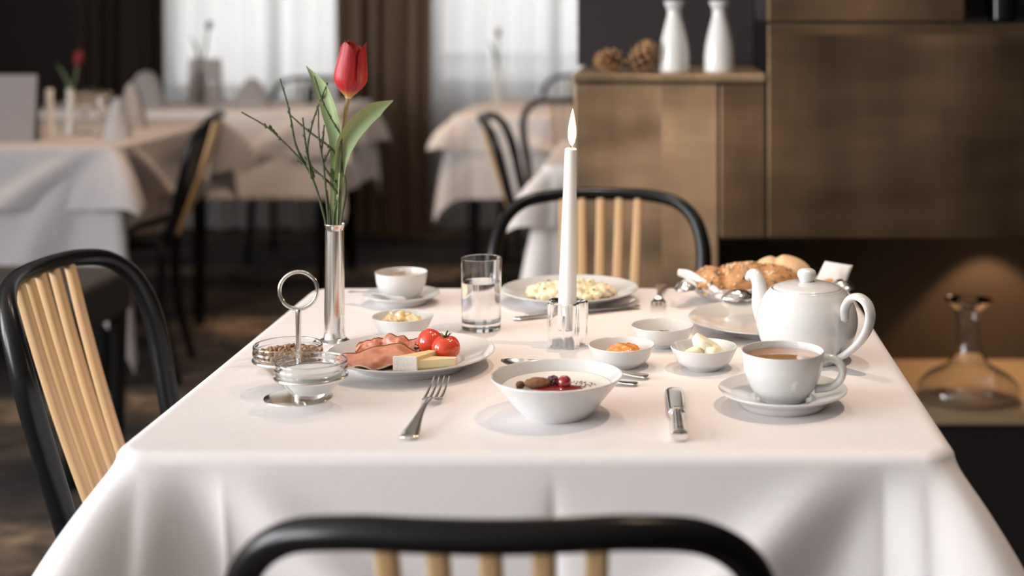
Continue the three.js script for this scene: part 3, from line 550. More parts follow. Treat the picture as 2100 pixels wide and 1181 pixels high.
tomato('red cherry tomato with its green stalk upright, at the front right of the plate', [PX + 0.0415, PY + 0.0155, PZ + 0.006], [0.05, 0.4, 0.02], 0.0166);
tomato('red cherry tomato lying on its side against the ham', [PX + 0.0205, PY + 0.0175, PZ - 0.012], [0.3, 0.2, 1.95], 0.0163);
{
  const rindTex = tex(128, 128, (u, v) => { const n = fbm(u * 14, v * 7, 2, 4); const k = smoothstep(n, 0.0, 0.3); return [0.97 - 0.05 * k, 0.96 - 0.06 * k, 0.94 - 0.09 * k]; }, true);
  const paste = paint([0.80, 0.62, 0.33], 0.5);
  const b = thing('brie_wedge', 'small wedge of soft cheese with a white rind, at the plate front', 'cheese', [PX + 0.0015, PY + 0.0003, PZ + 0.050], -0.06);
  const prism = (pts, h) => { const s = new THREE.Shape(pts.map((p) => new THREE.Vector2(p[0], -p[1]))); return new THREE.ExtrudeGeometry(s, { depth: h - 0.0012, bevelEnabled: true, bevelThickness: 0.0006, bevelSize: 0.0006, bevelSegments: 2 }).rotateX(-PI / 2).translate(0, 0.0006, 0); };
  part('paste', prism([[-0.0125, -0.002], [0.0135, -0.002], [0.029, -0.034], [0.020, -0.036]], 0.0152), paste, b);
  part('rind', rbox(0.0275, 0.0162, 0.0026, 0.0008, 0.0006, 0.0081, -0.0005), std({ map: rindTex, roughness: 0.9, bumpMap: rindTex, bumpScale: 0.0012 }), b);
  const h = thing('hard_cheese_slice', 'pale yellow wedge of hard cheese in front of the tomatoes', 'cheese', [PX + 0.036, PY + 0.0003, PZ + 0.036], 0.12);
  part('paste', prism([[-0.022, 0.008], [0.020, 0.003], [0.022, -0.004], [-0.012, -0.012]], 0.0108), paint([0.83, 0.68, 0.42], 0.5), h);
  part('rind', rbox(0.042, 0.0018, 0.0016, 0.0006, 0.0, 0.0012, 0.0062), paint([0.42, 0.40, 0.16]), h, [0, 0, 0], [0, 0.12, 0]);
}
// scrambled eggs
{
  const R = rng(31), list = [], flecks = [];
  for (let i = 0; i < 130; i++) {
    const a = R() * TAU, q = Math.sqrt(R()), x = q * 0.060 * Math.cos(a), z = q * 0.042 * Math.sin(a), lift = 0.016 * (1 - q * q), r = 0.006 + 0.004 * R(), s = R() * 40;
    list.push(ball(r, (v) => { v.multiplyScalar(1 + 0.7 * nz(v.x * 140 + s, v.y * 140, v.z * 140)); v.y *= 0.75; }, 7).translate(x, lift * R() + 0.004, z));
    if (i % 9 === 0) flecks.push(new THREE.SphereGeometry(0.0022, 8, 6).scale(1.3, 0.5, 0.9).translate(x, lift + 0.009, z));
  }
  const e = thing('scrambled_eggs', 'soft pale yellow scrambled eggs heaped on the plate behind the candle', 'eggs', [-0.130, TY + 0.0076, -2.036]); e.userData.kind = 'stuff';
  part('curds', merge(list), phy({ color: L(0.87, 0.77, 0.54), roughness: 0.45 }), e); part('herb_flecks', merge(flecks), paint([0.10, 0.15, 0.03]), e);
}
// yogurt bowl
{
  const B = [-0.1073, TY, -1.4676];
  const b = thing('yogurt_bowl', 'wide white cereal bowl of yogurt with berries at the table front', 'bowl', B);
  part('body', turned([[0, 0.0055], [0.028, 0.0055], [0.036, 0.0085], [0.0655, 0.0405], [0.0668, 0.0416], [0.0676, 0.0405], [0.042, 0.009], [0.034, 0.0015], [0.033, 0], [0.030, 0], [0.029, 0.002], [0, 0.002]], 96, 0.004), M.porcelain, b);
  const y = solo('yogurt', lathe([...spline2([[0.0001, 0.0315], [0.02, 0.0313], [0.048, 0.0306], [0.0562, 0.0308]], 14), [0.0335, 0.0068], [0.0001, 0.0062]], 80), phy({ color: L(0.85, 0.835, 0.80), roughness: 0.35, clearcoat: 0.3 }), 'smooth white yogurt filling the wide bowl', 'yogurt', B);
  const at = (x, h, z) => [B[0] + x, B[1] + h, B[2] + z];
  const sauce = solo('berry_sauce', ball(0.027, (v) => { const n = 1 + 0.3 * nz(v.x * 90, v.z * 90, 4); v.x *= n; v.z *= 0.42 * n; v.y *= 0.09; }, 20), phy({ color: L(0.22, 0.008, 0.012), roughness: 0.08, clearcoat: 1 }), 'dark red berry sauce pooled on the yogurt', 'sauce', at(0.000, 0.0312, 0.014));
  const cherry = solo('red_berry', ball(0.0072, (v) => { v.y *= 0.95; }, 20), phy({ color: L(0.26, 0.010, 0.014), roughness: 0.1, clearcoat: 1 }), 'glossy red berry, the larger, on the yogurt', 'berry', at(0.0085, 0.0365, 0.012));
  const bb = rng(4), drups = []; for (let i = 0; i < 34; i++) { const h = 1 - 2 * (i + 0.5) / 34, a = i * 2.39996, r = Math.sqrt(1 - h * h); drups.push(new THREE.SphereGeometry(0.0021, 10, 8).translate(0.0052 * r * Math.cos(a), 0.0050 * h, 0.0052 * r * Math.sin(a))); }
  solo('blackberry', merge(drups), phy({ color: L(0.05, 0.008, 0.012), roughness: 0.2, clearcoat: 0.6 }), 'dark blackberry between the nut and the red berry on the yogurt', 'berry', at(-0.0035, 0.0355, 0.007));
  solo('brown_biscuit', ball(0.0135, (v) => { const n = 1 + 0.16 * nz(v.x * 220, v.y * 220, v.z * 220) + 0.06 * nz(v.x * 700, v.y * 700, v.z * 700); v.multiplyScalar(n); v.z *= 0.55; v.y *= 0.42; }, 26), std({ color: L(0.23, 0.10, 0.04), roughness: 0.7 }), 'oval brown crunchy biscuit lying on the yogurt', 'biscuit', at(-0.0185, 0.0360, 0.013), 0.1);
  solo('nut_piece', ball(0.0045, (v) => { v.multiplyScalar(1 + 0.3 * nz(v.x * 400, v.y * 400, v.z * 400)); v.y *= 0.8; }, 12), std({ color: L(0.12, 0.045, 0.022), roughness: 0.5 }), 'small dark nut piece at the left end of the biscuit', 'nut', at(-0.0365, 0.0340, 0.012));
  const R = rng(9), cr = []; for (let i = 0; i < 150; i++) { const a = R() * TAU, q = 0.006 + 0.022 * Math.sqrt(R()); cr.push(new THREE.TetrahedronGeometry(0.0004 + 0.0006 * R()).rotateX(R() * 3).translate(0.012 + q * Math.cos(a), 0.0316, 0.002 + q * 0.5 * Math.sin(a))); }
  const c = solo('cocoa_crumbs', merge(cr), paint([0.05, 0.022, 0.014]), 'dark crumbs scattered round the berries on the yogurt', 'crumbs', B); c.userData.kind = 'stuff';
}
// four small dip bowls
const dipGeo = turned([[0, 0.004], [0.016, 0.004], [0.026, 0.008], [0.0368, 0.0250], [0.0380, 0.0262], [0.0388, 0.0250], [0.0312, 0.0085], [0.021, 0.0012], [0.020, 0], [0.018, 0], [0.017, 0.0015], [0, 0.0015]], 72, 0.004);
const DIPS = [
  [-0.0465, -1.667, 'small white dip bowl of orange jam'], [0.0488, -1.658, 'small white dip bowl of butter curls'], [0.001, -1.768, 'small white dip bowl with a dark spread, behind the jam and butter'], [-0.3287, -1.820, 'small white dip bowl of pale golden pieces behind the ham plate'],
];
let dip;
for (const [x, z, label] of DIPS) { if (!dip) { dip = thing('dip_bowl', label, 'bowl', [x, TY, z], 0, 'small white dip bowls'); part('body', dipGeo, M.porcelain, dip); } else dup(dip, label, [x, TY, z]); }
solo('orange_jam', ball(0.021, (v) => { const n = 1 + 0.18 * nz(v.x * 120, v.y * 120, v.z * 120); v.multiplyScalar(n); v.y *= 0.55; }, 24), phy({ color: L(0.80, 0.30, 0.08), roughness: 0.12, clearcoat: 0.8 }), 'glossy mound of orange jam in a dip bowl', 'jam', [-0.0465 + 0.003, TY + 0.0150, -1.665]);
solo('dark_spread', ball(0.013, (v) => { v.multiplyScalar(1 + 0.25 * nz(v.x * 200, v.y * 200, v.z * 200)); v.y *= 0.5; }, 18), phy({ color: L(0.07, 0.04, 0.015), roughness: 0.25, clearcoat: 0.5 }), 'dab of dark spread in the rear dip bowl', 'spread', [0.003, TY + 0.0105, -1.772]);
function curl(name, label, pos, turn, tilt, len, col, cat, group) {
  const rings = []; for (let i = 0; i <= 14; i++) { const u = i / 14, e = Math.sin(PI * lerp(0.08, 0.92, u)) ** 0.5, ring = []; for (let k = 0; k < 14; k++) { const a = k / 14 * TAU; ring.push(V((u - 0.5) * len, (0.0085 + 0.0012 * Math.cos(k * PI)) * e * Math.sin(a), (0.0085 + 0.0012 * Math.cos(k * PI)) * e * Math.cos(a) + 0.004 * Math.sin(u * 5))); } rings.push(ring); }
  const m = solo(name, loft(rings), phy({ color: L(...col), roughness: 0.4 }), label, cat, pos, turn, group); m.rotation.z = tilt; return m;
}
curl('butter_curl', 'flat butter curl lying left in its dip bowl', [0.0415, TY + 0.0185, -1.656], 0.5, 0.1, 0.034, [0.88, 0.80, 0.58], 'butter');
curl('butter_curl', 'butter curl propped up highest in its dip bowl', [0.0525, TY + 0.0250, -1.658], -0.5, -0.55, 0.038, [0.89, 0.81, 0.60], 'butter');
curl('butter_curl', 'butter curl lying right and low in its dip bowl', [0.0605, TY + 0.0185, -1.654], 0.3, -0.3, 0.024, [0.88, 0.80, 0.58], 'butter');
for (const [dx, dy, dz, r, s, label] of [[-0.012, 0.016, 0, 0.0105, 1, 'pale golden piece at the left of the rear dip bowl'], [0.0, 0.021, -0.004, 0.0095, 2, 'pale golden piece piled highest in the rear dip bowl'], [0.015, 0.018, 0, 0.009, 3, 'pale golden piece at the right of the rear dip bowl']])
  solo('golden_piece', ball(r, (v) => { v.multiplyScalar(1 + 0.55 * nz(v.x * 150 + s * 9, v.y * 150, v.z * 150)); v.x *= 1.1; }, 18), phy({ color: L(0.82, 0.64, 0.36), roughness: 0.25, clearcoat: 0.4 }), label, 'food', [-0.3287 + dx, TY + dy, -1.82 + dz]);

// cups, saucers, tea
const saucerGeo = turned([[0, 0.0065], [0.026, 0.0065], [0.030, 0.0088], [0.036, 0.0088], [0.066, 0.0188], [0.0676, 0.0192], [0.0674, 0.0172], [0.050, 0.0080], [0.044, 0.0012], [0.0425, 0], [0.040, 0], [0.039, 0.003], [0, 0.003]], 90, 0.003);
const cupGeo = (R, h) => turned([[0, 0.005], [R * 0.46, 0.005], [R * 0.72, h * 0.24], [R * 0.90, h * 0.60], [R * 0.965, h * 0.99], [R, h], [R * 1.003, h * 0.97], [R * 0.95, h * 0.60], [R * 0.78, h * 0.24], [R * 0.58, h * 0.06], [R * 0.54, 0], [R * 0.50, 0], [R * 0.48, 0.002], [0, 0.002]], 80, 0.006);
const saucer = thing('saucer', 'white porcelain saucer under the full teacup', 'saucer', [0.1267, TY, -1.502], 0, 'white saucers'); part('body', saucerGeo, M.porcelain, saucer);
const cup = thing('teacup', 'white porcelain cup filled with tea, in front of the teapot', 'cup', [0.1267, TY + 0.0066, -1.502], -0.18, 'white cups');
part('body', cupGeo(0.0434, 0.052), M.porcelain, cup);
part('handle', sweep([V(0.040, 0.042, 0), V(0.047, 0.0455, 0), V(0.057, 0.0425, 0), V(0.0625, 0.034, 0), V(0.0600, 0.0235, 0), V(0.050, 0.0155, 0), V(0.034, 0.0125, 0)], (t) => 0.0048 + 0.0012 * Math.cos(t * TAU) ** 2, (t) => 0.0042, { steps: 40, seg: 16, side: V(0, 0, 1) }), M.porcelain, cup);
solo('tea', lathe([[0, 0.0445], [0.0398, 0.0445], [0.0395, 0.0435], [0.036, 0.030], [0.022, 0.0065], [0, 0.0062]], 64), phy({ color: L(0.44, 0.23, 0.10), roughness: 0.05, clearcoat: 0.6 }), 'amber brown tea filling the front cup', 'tea', [0.1267, TY + 0.0066, -1.502]);
dup(saucer, 'white porcelain saucer at the back left, under the coffee cup', [-0.3665, TY, -2.02], 0).scale.set(0.80, 0.80, 0.80);
dup(cup, 'white porcelain coffee cup at the back left, beyond the silver vase', [-0.3670, TY + 0.0053, -2.02], 1.75).scale.set(0.84, 0.76, 0.84);
solo('coffee', new THREE.CylinderGeometry(0.0335, 0.0325, 0.004, 48), phy({ color: L(0.45, 0.31, 0.19), roughness: 0.1 }), 'milky coffee in the back left cup', 'coffee', [-0.3670, TY + 0.0340, -2.02]);
// teapot
{
  const t = thing('teapot', 'round white porcelain teapot with a knobbed lid', 'teapot', [0.172, TY, -1.70], -0.838);
  part('body', lathe([...spline2([[0.0005, 0.003], [0.036, 0.002], [0.040, 0.0], [0.043, 0.004], [0.0545, 0.022], [0.0600, 0.042], [0.0580, 0.060], [0.0500, 0.0755], [0.0445, 0.0825], [0.0430, 0.0845], [0.0418, 0.0845], [0.0412, 0.0820]], 80), new THREE.Vector2(0.0405, 0.078), new THREE.Vector2(0.0005, 0.0775)], 96), M.porcelain, t);
  const lid = part('lid', lathe(spline2([[0.0392, 0.0815], [0.0398, 0.0838], [0.0385, 0.0862], [0.0340, 0.0882], [0.0240, 0.0908], [0.0090, 0.0924], [0.0005, 0.0926]], 40), 80), M.porcelain, t);
  part('knob', lathe(spline2([[0.0090, 0.0950], [0.0078, 0.0985], [0.0090, 0.1030], [0.0112, 0.1080], [0.0105, 0.1130], [0.0060, 0.1160], [0.0005, 0.1168]], 40), 48), M.porcelain, lid, [0, -0.0085, 0]);
  const rs = new THREE.SplineCurve([[0, 0.019], [0.18, 0.0150], [0.40, 0.0108], [0.60, 0.0090], [0.80, 0.0082], [0.93, 0.0062], [1, 0.0036]].map((p) => new THREE.Vector2(...p))), rsAt = (t) => rs.getPoint(t).y;
  part('spout', sweep([V(-0.040, 0.026, 0), V(-0.064, 0.040, 0), V(-0.0750, 0.0540, 0), V(-0.0775, 0.0690, 0), V(-0.0800, 0.0810, 0), V(-0.0860, 0.0880, 0), V(-0.0935, 0.0870, 0), V(-0.0990, 0.0815, 0)], rsAt, rsAt, { steps: 48, seg: 24, side: V(0, 0, 1) }), M.porcelain, t);
  part('handle', sweep([[0.0590, 0.0525], [0.0585, 0.0600], [0.0595, 0.0700], [0.0680, 0.0820], [0.0805, 0.0855], [0.0920, 0.0800], [0.0970, 0.0690], [0.0945, 0.0545], [0.0860, 0.0400], [0.0740, 0.0275], [0.0600, 0.0165], [0.0450, 0.0080]].map(([x, y]) => V(x, y, 0)), (t) => (0.0058 + 0.0020 * Math.sin(t * PI)) * (0.25 + 0.75 * smoothstep(t, 0, 0.05)), (t) => (0.0040 + 0.0006 * Math.sin(t * PI)) * (0.25 + 0.75 * smoothstep(t, 0, 0.05)), { steps: 90, seg: 18, side: V(0, 0, 1) }), M.porcelain, t);
}
// water glass
{
  const g = thing('water_glass', 'straight clear tumbler of water beside the ham plate', 'glass', [-0.2337, TY, -1.857]);
  part('body', turned([[0, 0.0], [0.0240, 0], [0.0252, 0.0015], [0.0262, 0.0925], [0.0256, 0.0932], [0.0249, 0.0925], [0.0238, 0.0125], [0.022, 0.0105], [0, 0.0105]], 72, 0.0012), M.glass, g);
  solo('water', turned([[0, 0.0100], [0.0223, 0.0102], [0.0243, 0.0123], [0.0249, 0.0625], [0.0240, 0.0618], [0, 0.0618]], 64, 0.0006), M.water, 'clear water half filling the tumbler', 'water', [-0.2337, TY, -1.857]);
}
// candle in its glass block
{
  const X = -0.1173, Z = -1.769, n = 120, ring = (y, k, inner) => { const r = []; for (let i = 0; i < n; i++) { const a = i / n * TAU + 0.35; const R = inner ? 0.0112 : k * (0.0232 + 0.0034 * Math.cos(a * 5)); r.push(V(R * Math.cos(a), y, R * Math.sin(a))); } return r; };
  const h = thing('candle_holder', 'chunky fluted clear glass candle holder under the lit candle', 'candle holder', [X, TY, Z]);
  part('body', loft([ring(0, 0.97), ring(0.0015, 1), ring(0.0530, 1), ring(0.0550, 0.97), ring(0.0555, 0.93), ring(0.0550, 0, true), ring(0.0180, 0, true)]), phy({ color: L(1, 1, 1), transmission: 1, thickness: 0.01, roughness: 0.0, ior: 1.36 }), h);
  taper('lit white taper candle standing in the glass holder', X + 0.0002, Z, 0.226, 0.0110, 0.0072, true, -0.022, TY + 0.0185);
}
// ------------------------------------------------------------------ cutlery; head towards -z, handle end at +z
function strip(st, n = 9, flat = 2) {                               // stations [z, half width, centre height, thickness, dish]
  const C = new THREE.CatmullRomCurve3(st.map((s) => V(s[0], s[1], s[2])), false, 'centripetal'), D = new THREE.CatmullRomCurve3(st.map((s) => V(s[0], s[3], s[4])), false, 'centripetal'), rings = [];
  for (let i = 0; i <= 44; i++) {
    const a = C.getPoint(i / 44), b = D.getPoint(i / 44), ring = [], w = Math.max(0.0002, a.y);
    for (let j = 0; j < n; j++) { const q = 2 * j / (n - 1) - 1; ring.push(V(q * w, a.z + b.z * (q * q - 1) + b.y / 2 * Math.sqrt(1.02 - Math.abs(q) ** flat), a.x)); }
    for (let j = n - 1; j >= 0; j--) { const q = 2 * j / (n - 1) - 1; ring.push(V(q * w, a.z + b.z * (q * q - 1) - b.y / 2 * Math.sqrt(1.02 - Math.abs(q) ** flat), a.x)); }
    rings.push(ring);
  }
  return loft(rings);
}
const handleGeo = (l, k = 1) => strip([[-l, 0.0032 * k, 0.0095, 0.0026, 0], [-l * 0.75, 0.0030 * k, 0.0100, 0.0030, 0], [-l * 0.4, 0.0052 * k, 0.0070, 0.0028, 0], [-l * 0.12, 0.0088 * k, 0.0036, 0.0028, -0.0006], [-l * 0.03, 0.0088 * k, 0.0032, 0.0030, -0.0004], [0, 0.0030 * k, 0.0034, 0.0026, 0]]);
function makeFork(label, pos, turn, k = 1) {
  const f = thing('fork', label, 'fork', pos, turn, 'silver forks');
  part('handle', handleGeo(0.118, 1), M.silver, f, [0, 0, 0.094]);
  part('head', strip([[-0.042, 0.0104, 0.0052, 0.0022, 0.0006], [-0.036, 0.0106, 0.0044, 0.0026, 0.0010], [-0.028, 0.0075, 0.0060, 0.0028, 0.0008], [-0.022, 0.0032, 0.0095, 0.0026, 0]]), M.silver, f);
  for (let i = 0; i < 4; i++) { const x = (i - 1.5) * 0.0058; part('tine', sweep([V(x, 0.0046, -0.040), V(x, 0.0058, -0.060), V(x * 0.98, 0.0092, -0.080), V(x * 0.96, 0.0140, -0.096)], (t) => lerp(0.0019, 0.0007, t), (t) => lerp(0.0013, 0.0006, t), { steps: 14, seg: 10, side: V(1, 0, 0) }), M.silver, f); }
  return f;
}
const fork = makeFork('silver fork lying at the table front, left of the yogurt bowl', [-0.2425, TY, -1.472], -0.02);
dup(fork, 'silver fork at the far table edge, between the egg plate and the bread', [-0.003, TY, -2.045], PI - 0.04);
function makeSpoon(label, pos, turn, s = 1) {
  const f = thing('spoon', label, 'spoon', pos, turn, 'silver spoons');
  part('handle', handleGeo(0.12 * s, 1), M.silver, f, [0, 0, 0.095 * s]);
  part('bowl', strip([[-0.085, 0.0020, 0.0085, 0.0016, 0], [-0.081, 0.0085, 0.0080, 0.0016, 0.002], [-0.066, 0.0140, 0.0078, 0.0016, 0.0055], [-0.048, 0.0135, 0.0080, 0.0016, 0.0052], [-0.034, 0.0075, 0.0090, 0.0020, 0.0015], [-0.024, 0.0032, 0.0096, 0.0026, 0]].map((r) => [r[0] * s, r[1], r[2], r[3], r[4]])), M.silver, f);
  return f;
}
const spoon = makeSpoon('silver spoon lying behind the yogurt bowl, its tip left of the bowl', [-0.105, TY, -1.637], PI / 2 - 0.315);
dup(spoon, 'silver teaspoon behind the yogurt bowl, its handle end nearest the jam bowl', [-0.102, TY, -1.585], PI / 2 - 0.06).scale.setScalar(0.8);
dup(fork, 'silver fork lying behind the glass candle holder, tucked against the egg plate', [-0.112, TY, -1.972], -1.12).scale.set(0.85, 0.7, 0.85);
dup(spoon, 'silver teaspoon resting on the coffee saucer at the back left', [-0.392, TY + 0.0145, -1.985], -2.2).scale.setScalar(0.62);
function makeKnife(label, pos, turn, slim = false) {
  const f = thing('knife', label, 'knife', pos, turn, 'silver knives');
  if (slim) part('handle', strip([[-0.01, 0.0035, 0.0050, 0.0030, 0], [0.03, 0.0048, 0.0046, 0.0034, 0], [0.075, 0.0075, 0.0036, 0.0034, 0], [0.088, 0.0070, 0.0034, 0.0030, 0], [0.0915, 0.0020, 0.0034, 0.0024, 0]]), M.silver, f);
  else {
    part('handle', sweep([V(0, 0.0066, 0.015), V(0, 0.0066, 0.035), V(0, 0.0068, 0.065), V(0, 0.0072, 0.083), V(0, 0.0070, 0.0890), V(0, 0.0068, 0.0915)], (t) => (t < 0.93 ? lerp(0.0060, 0.0084, t) : lerp(0.0082, 0.0030, (t - 0.93) / 0.07)), (t) => (t < 0.93 ? lerp(0.0052, 0.0068, t) : lerp(0.0066, 0.0024, (t - 0.93) / 0.07)), { steps: 36, seg: 20, side: V(1, 0, 0) }), M.silver, f);
    part('bolster', lathe(spline2([[0.0005, -0.0045], [0.0078, -0.0035], [0.0090, 0], [0.0078, 0.0035], [0.0005, 0.0045]], 16), 24).rotateX(PI / 2).scale(1, 0.72, 1), M.silver, f, [0, 0.0064, 0.0125]);
  }
  part('blade', strip([[-0.0935, 0.0020, 0.0040, 0.0008, 0], [-0.0915, 0.0062, 0.0040, 0.0010, 0], [-0.085, 0.0088, 0.0042, 0.0014, 0], [-0.055, 0.0096, 0.0046, 0.0018, 0], [-0.010, 0.0092, 0.0056, 0.0022, 0], [0.006, 0.0086, 0.0060, 0.0024, 0], [0.0095, 0.0060, 0.0062, 0.0030, 0]].map((r) => (slim ? [r[0], r[1] * 0.85, r[2], r[3], 0] : r)), 15, 8), M.steel, f);
  return f;
}
makeKnife('silver table knife with a rounded blade at the table front', [0.0152, TY, -1.4655], 0.02);
makeKnife('slim silver knife crossing toward the egg plate, behind the glass candle holder', [-0.1145, TY, -1.946], -1.129, true);

// caddy with two glass dishes
{
  const X = -0.3885, Z = -1.533, c = thing('condiment_caddy', 'silver condiment stand with a ring handle and two glass-dish holders', 'caddy', [X, TY, Z]);
  part('base', turned([[0, 0.0045], [0.010, 0.0040], [0.030, 0.0028], [0.0362, 0.0010], [0.0365, 0], [0, 0]], 72, 0.002), M.silver, c);
  part('stem', lathe([...spline2([[0.006, 0.003], [0.0035, 0.008], [0.0026, 0.03], [0.0026, 0.06], [0.0030, 0.090], [0.0022, 0.0945]], 30)], 24), M.silver, c);
  part('ring_handle', new THREE.TorusGeometry(0.0198, 0.0021, 16, 72), M.silver, c, [0, 0.1145, 0], [0, 0.12, 0]);
  const C = [[0.0225, 0.036], [-0.0205, -0.036]];
  for (const [x, z] of C) {
    part('dish_ring', new THREE.TorusGeometry(0.0365, 0.0019, 12, 80).rotateX(PI / 2), M.silver, c, [x, 0.0325, z]);
    part('dish_arm', sweep([V(0, 0.026, 0), V(x * 0.35, 0.012, z * 0.35), V(x * 0.8, 0.0105, z * 0.8), V(x, 0.0115, z)], 0.0018, 0.0018, { steps: 14, seg: 10 }), M.silver, c);
  }
  const dish = turned([[0, 0.0], [0.017, 0], [0.0195, 0.001], [0.0345, 0.0185], [0.0345, 0.0245], [0.0325, 0.0245], [0.0315, 0.0190], [0.0180, 0.0030], [0, 0.0030]], 72, 0.0010);
  const band = turned([[0.0346, 0.0246], [0.0374, 0.0252], [0.0378, 0.0290], [0.0370, 0.0305], [0.0374, 0.0350], [0.0366, 0.0368], [0.0354, 0.0355], [0.0348, 0.0262], [0.0346, 0.0246]], 72, 0.0010);
  const d = thing('glass_dish', 'clear glass dish of sugar in the front holder of the silver stand', 'dish', [X + C[0][0], TY + 0.0125, Z + C[0][1]], 0, 'glass dishes in the caddy'); part('body', dish, M.thinGlass, d); part('rim', band, M.glass, d);
  dup(d, 'clear glass dish of brown seeds in the rear holder of the silver stand', [X + C[1][0], TY + 0.0125, Z + C[1][1]]);
  const fill = (h) => lathe([[0, h + 0.0032], [0.014, h + 0.0026], [0.026, h + 0.0008], [0.0318, h], [0.0322, 0.0235], [0.0312, 0.0190], [0.0176, 0.0034], [0, 0.0033]], 64);
  const s = solo('sugar', fill(0.0252), phy({ color: L(0.86, 0.85, 0.84), roughness: 0.8, bumpMap: tex(128, 128, (u, v) => 0.5 + 0.8 * nz(u * 60, v * 60, 2), false, [3, 3]), bumpScale: 0.001 }), 'white sugar filling the front glass dish', 'sugar', [X + C[0][0], TY + 0.0125, Z + C[0][1]]); s.userData.kind = 'stuff';
  const R = rng(12), cols = [[0.42, 0.26, 0.14], [0.52, 0.36, 0.22], [0.25, 0.13, 0.07]], seeds = new THREE.InstancedMesh(new THREE.SphereGeometry(1, 8, 6), std({ color: L(1, 1, 1), roughness: 0.6 }), 420), m4 = new THREE.Matrix4(), q = new THREE.Quaternion(), col = new THREE.Color();
  for (let i = 0; i < 420; i++) { const a = R() * TAU, r = 0.0315 * Math.sqrt(R()), y = 0.0252 + 0.006 * (1 - (r / 0.034) ** 2) * R() + 0.002 * R(); q.setFromEuler(new THREE.Euler(R() * 3, R() * 3, R() * 3)); const k = 0.0012 + 0.001 * R(); m4.compose(V(r * Math.cos(a), y, r * Math.sin(a)), q, V(k * 1.5, k, k)); seeds.setMatrixAt(i, m4); const cc = cols[i % 3]; seeds.setColorAt(i, col.setRGB(cc[0], cc[1], cc[2])); }
  const sg = thing('seed_mix', 'brown seeds and flakes filling the rear glass dish', 'seeds', [X + C[1][0], TY + 0.0125, Z + C[1][1]]); sg.userData.kind = 'stuff';
  part('base_layer', fill(0.0245), paint([0.36, 0.24, 0.15]), sg); seeds.name = 'seeds'; seeds.castShadow = seeds.receiveShadow = true; sg.add(seeds);
}
